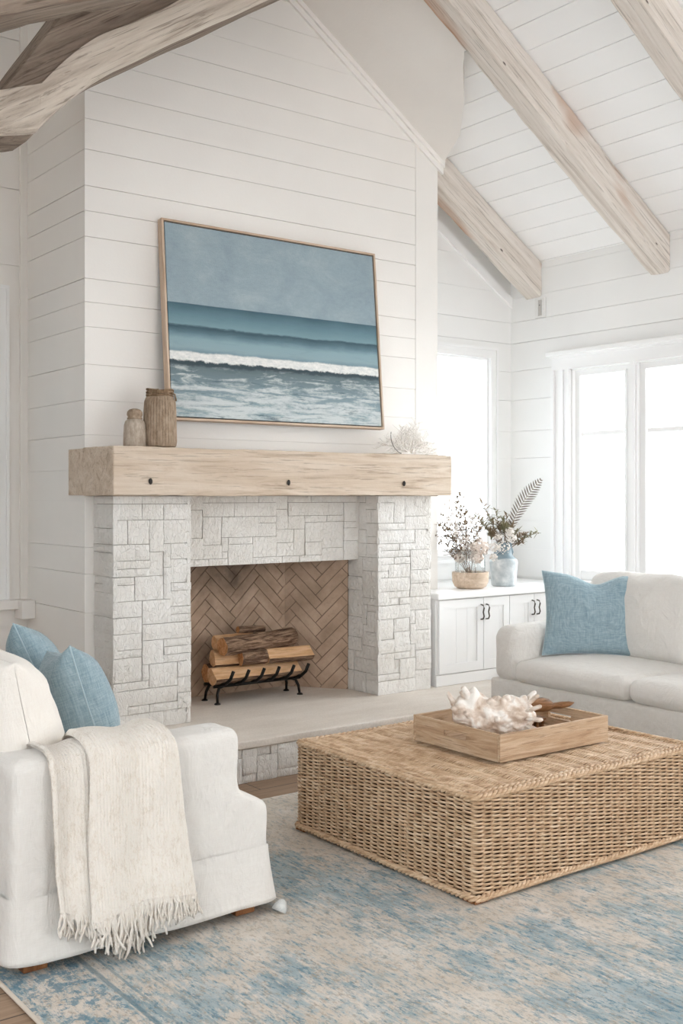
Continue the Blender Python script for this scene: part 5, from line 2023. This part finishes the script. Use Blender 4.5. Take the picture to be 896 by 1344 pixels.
for (sr, up, sf, r) in ((0.055, 0.235, -0.06, 0.062), (0.035, 0.165, -0.075, 0.04), (-0.075, 0.16, -0.02, 0.032)):
    tuft(m, bq(B, sr, up, sf), r, 330, rn, 0.014)
m.tube([(0, 0, 0.002), (0.02, -0.03, 0.1), tuple(bq(B, 0.055, 0.235, -0.06))], 0.003, 5)
m.build('hydrangea_heads', MAT['petal2'], b1, label='pale blush hydrangea heads')

# bouquet in the blue vase
b2 = thing('dried_bouquet', 'fuller dried bouquet with bronze leaves and tall fern in the blue ceramic vase', 'flowers', (5.60, 5.50, KT + 0.228))
st, lf, lg, pt = MB(), MB(), MB(), MB()
tips = [(-0.20, 0.27, -0.03), (-0.15, 0.36, 0.02), (-0.10, 0.25, 0.0), (-0.05, 0.22, -0.05), (0.0, 0.24, 0.03), (0.06, 0.2, -0.03), (0.10, 0.16, 0.0), (0.16, 0.14, 0.0), (0.24, 0.15, -0.02), (-0.12, 0.18, -0.06),
        (-0.16, 0.22, 0.05), (0.03, 0.28, 0.05), (-0.06, 0.31, 0.0), (0.13, 0.08, -0.04)]
for i, (sr, up, sf) in enumerate(tips):
    p0 = Vector((rn.uniform(-.02, .02), rn.uniform(-.02, .02), 0.004))
    p1 = bq(B, sr, up, sf)
    pts = curve_stem(p0, p1, Vector((0, 0, 0.02)), 12)
    st.tube(pts, [0.0032 * (1 - 0.6 * k / 12) for k in range(13)], 5)
    mb = lf if i % 2 else lg
    for k in range(5, 13):
        for q in range(4):
            d = (KR * rn.uniform(-1, 1) + KF * rn.uniform(-1, 1) + Vector((0, 0, rn.uniform(-.3, 1)))).normalized()
            leaf(mb, pts[k], d, rn.uniform(.035, .06), rn.uniform(.011, .018))
# protea like head
for k in range(46):
    a = k * 2.4
    rr = 0.2 + 0.8 * k / 46
    d = KR * math.cos(a) * rr + KF * math.sin(a) * rr + Vector((0, 0, 1.15 - 0.6 * rr))
    leaf(lg, bq(B, 0.0, 0.16, -0.05), d, 0.075, 0.017)
for k in range(34):
    a = k * 2.4
    rr = 0.2 + 0.8 * k / 34
    d = KR * math.cos(a) * rr + KF * math.sin(a) * rr + Vector((0, 0, 1.0 - 0.6 * rr))
    leaf(lf, bq(B, -0.09, 0.12, -0.07), d, 0.06, 0.015)
st.build('stems', MAT['stem'], b2)
lf.build('bronze_leaves', MAT['leafd'], b2)
lg.build('olive_leaves', MAT['leafg'], b2)
for (sr, up, sf, r) in ((-0.01, 0.05, -0.08, 0.045), (-0.075, 0.05, -0.085, 0.035), (0.05, 0.11, -0.05, 0.035), (-0.05, 0.13, -0.07, 0.03), (-0.085, -0.02, -0.1, 0.026), (0.03, 0.16, -0.07, 0.03)):
    tuft(pt, bq(B, sr, up, sf), r, 85, rn, 0.011)
    pt.tube([(0, 0, 0.01), tuple(Vector((0, 0, 0.05)).lerp(bq(B, sr, up, sf), .5)), tuple(bq(B, sr, up, sf))], 0.002, 4)
pt.build('cream_blossoms', MAT['petal'], b2)
m, m2 = MB(), MB()
pts = curve_stem((0, 0, 0.004), bq(B, 0.26, 0.52, 0.0), Vector((0, 0, 0.03)) - KR * 0.035, 26)
m2.tube(pts, [0.003 * (1 - 0.7 * k / 26) for k in range(27)], 5)
for k in range(8, 27):
    t = (k - 8) / 18
    L = 0.082 * (math.sin(PI * (0.12 + 0.84 * t)) ** 0.7)
    ax = (pts[k] - pts[k - 1]).normalized()
    sd = ax.cross(KF).normalized()
    for s_ in (-1, 1):
        leaf(m, pts[k], sd * s_ + ax * 0.75 + KF * rn.uniform(-.25, .1), L * 0.92, 0.0105, up=-KF + sd * 0.2)
fr = m.build('fern_frond', MAT['fern'], b2, label='dark dried fern frond')
m2.build('frond_stem', MAT['stem'], fr)

# ------------------------------------------------------------------ small switch plate high on the right wall
sw = thing('wall_sensor', 'small white rectangular sensor on the right wall below the short rafter', 'wall sensor', (XR, 5.72, 2.90))
MB().bbox(-0.022, 0.001, -0.05, 0.05, -0.075, 0.075, 0.004).build('housing', MAT['plate'], sw)
MB().bbox(-0.027, -0.021, -0.022, 0.012, -0.06, 0.06, 0.002).build('lens', m_plain('grey_plastic', '#bdbab6', 0.4), sw, label='grey strip')
MB().lathe([(0, 0), (0.004, 0), (0.004, 0.002), (0, 0.002)], sides=10).xf(Matrix.Translation((-0.0275, -0.005, 0.02)) @ Matrix.Rotation(-PI / 2, 4, 'Y')).build('led', MAT['iron'], sw)
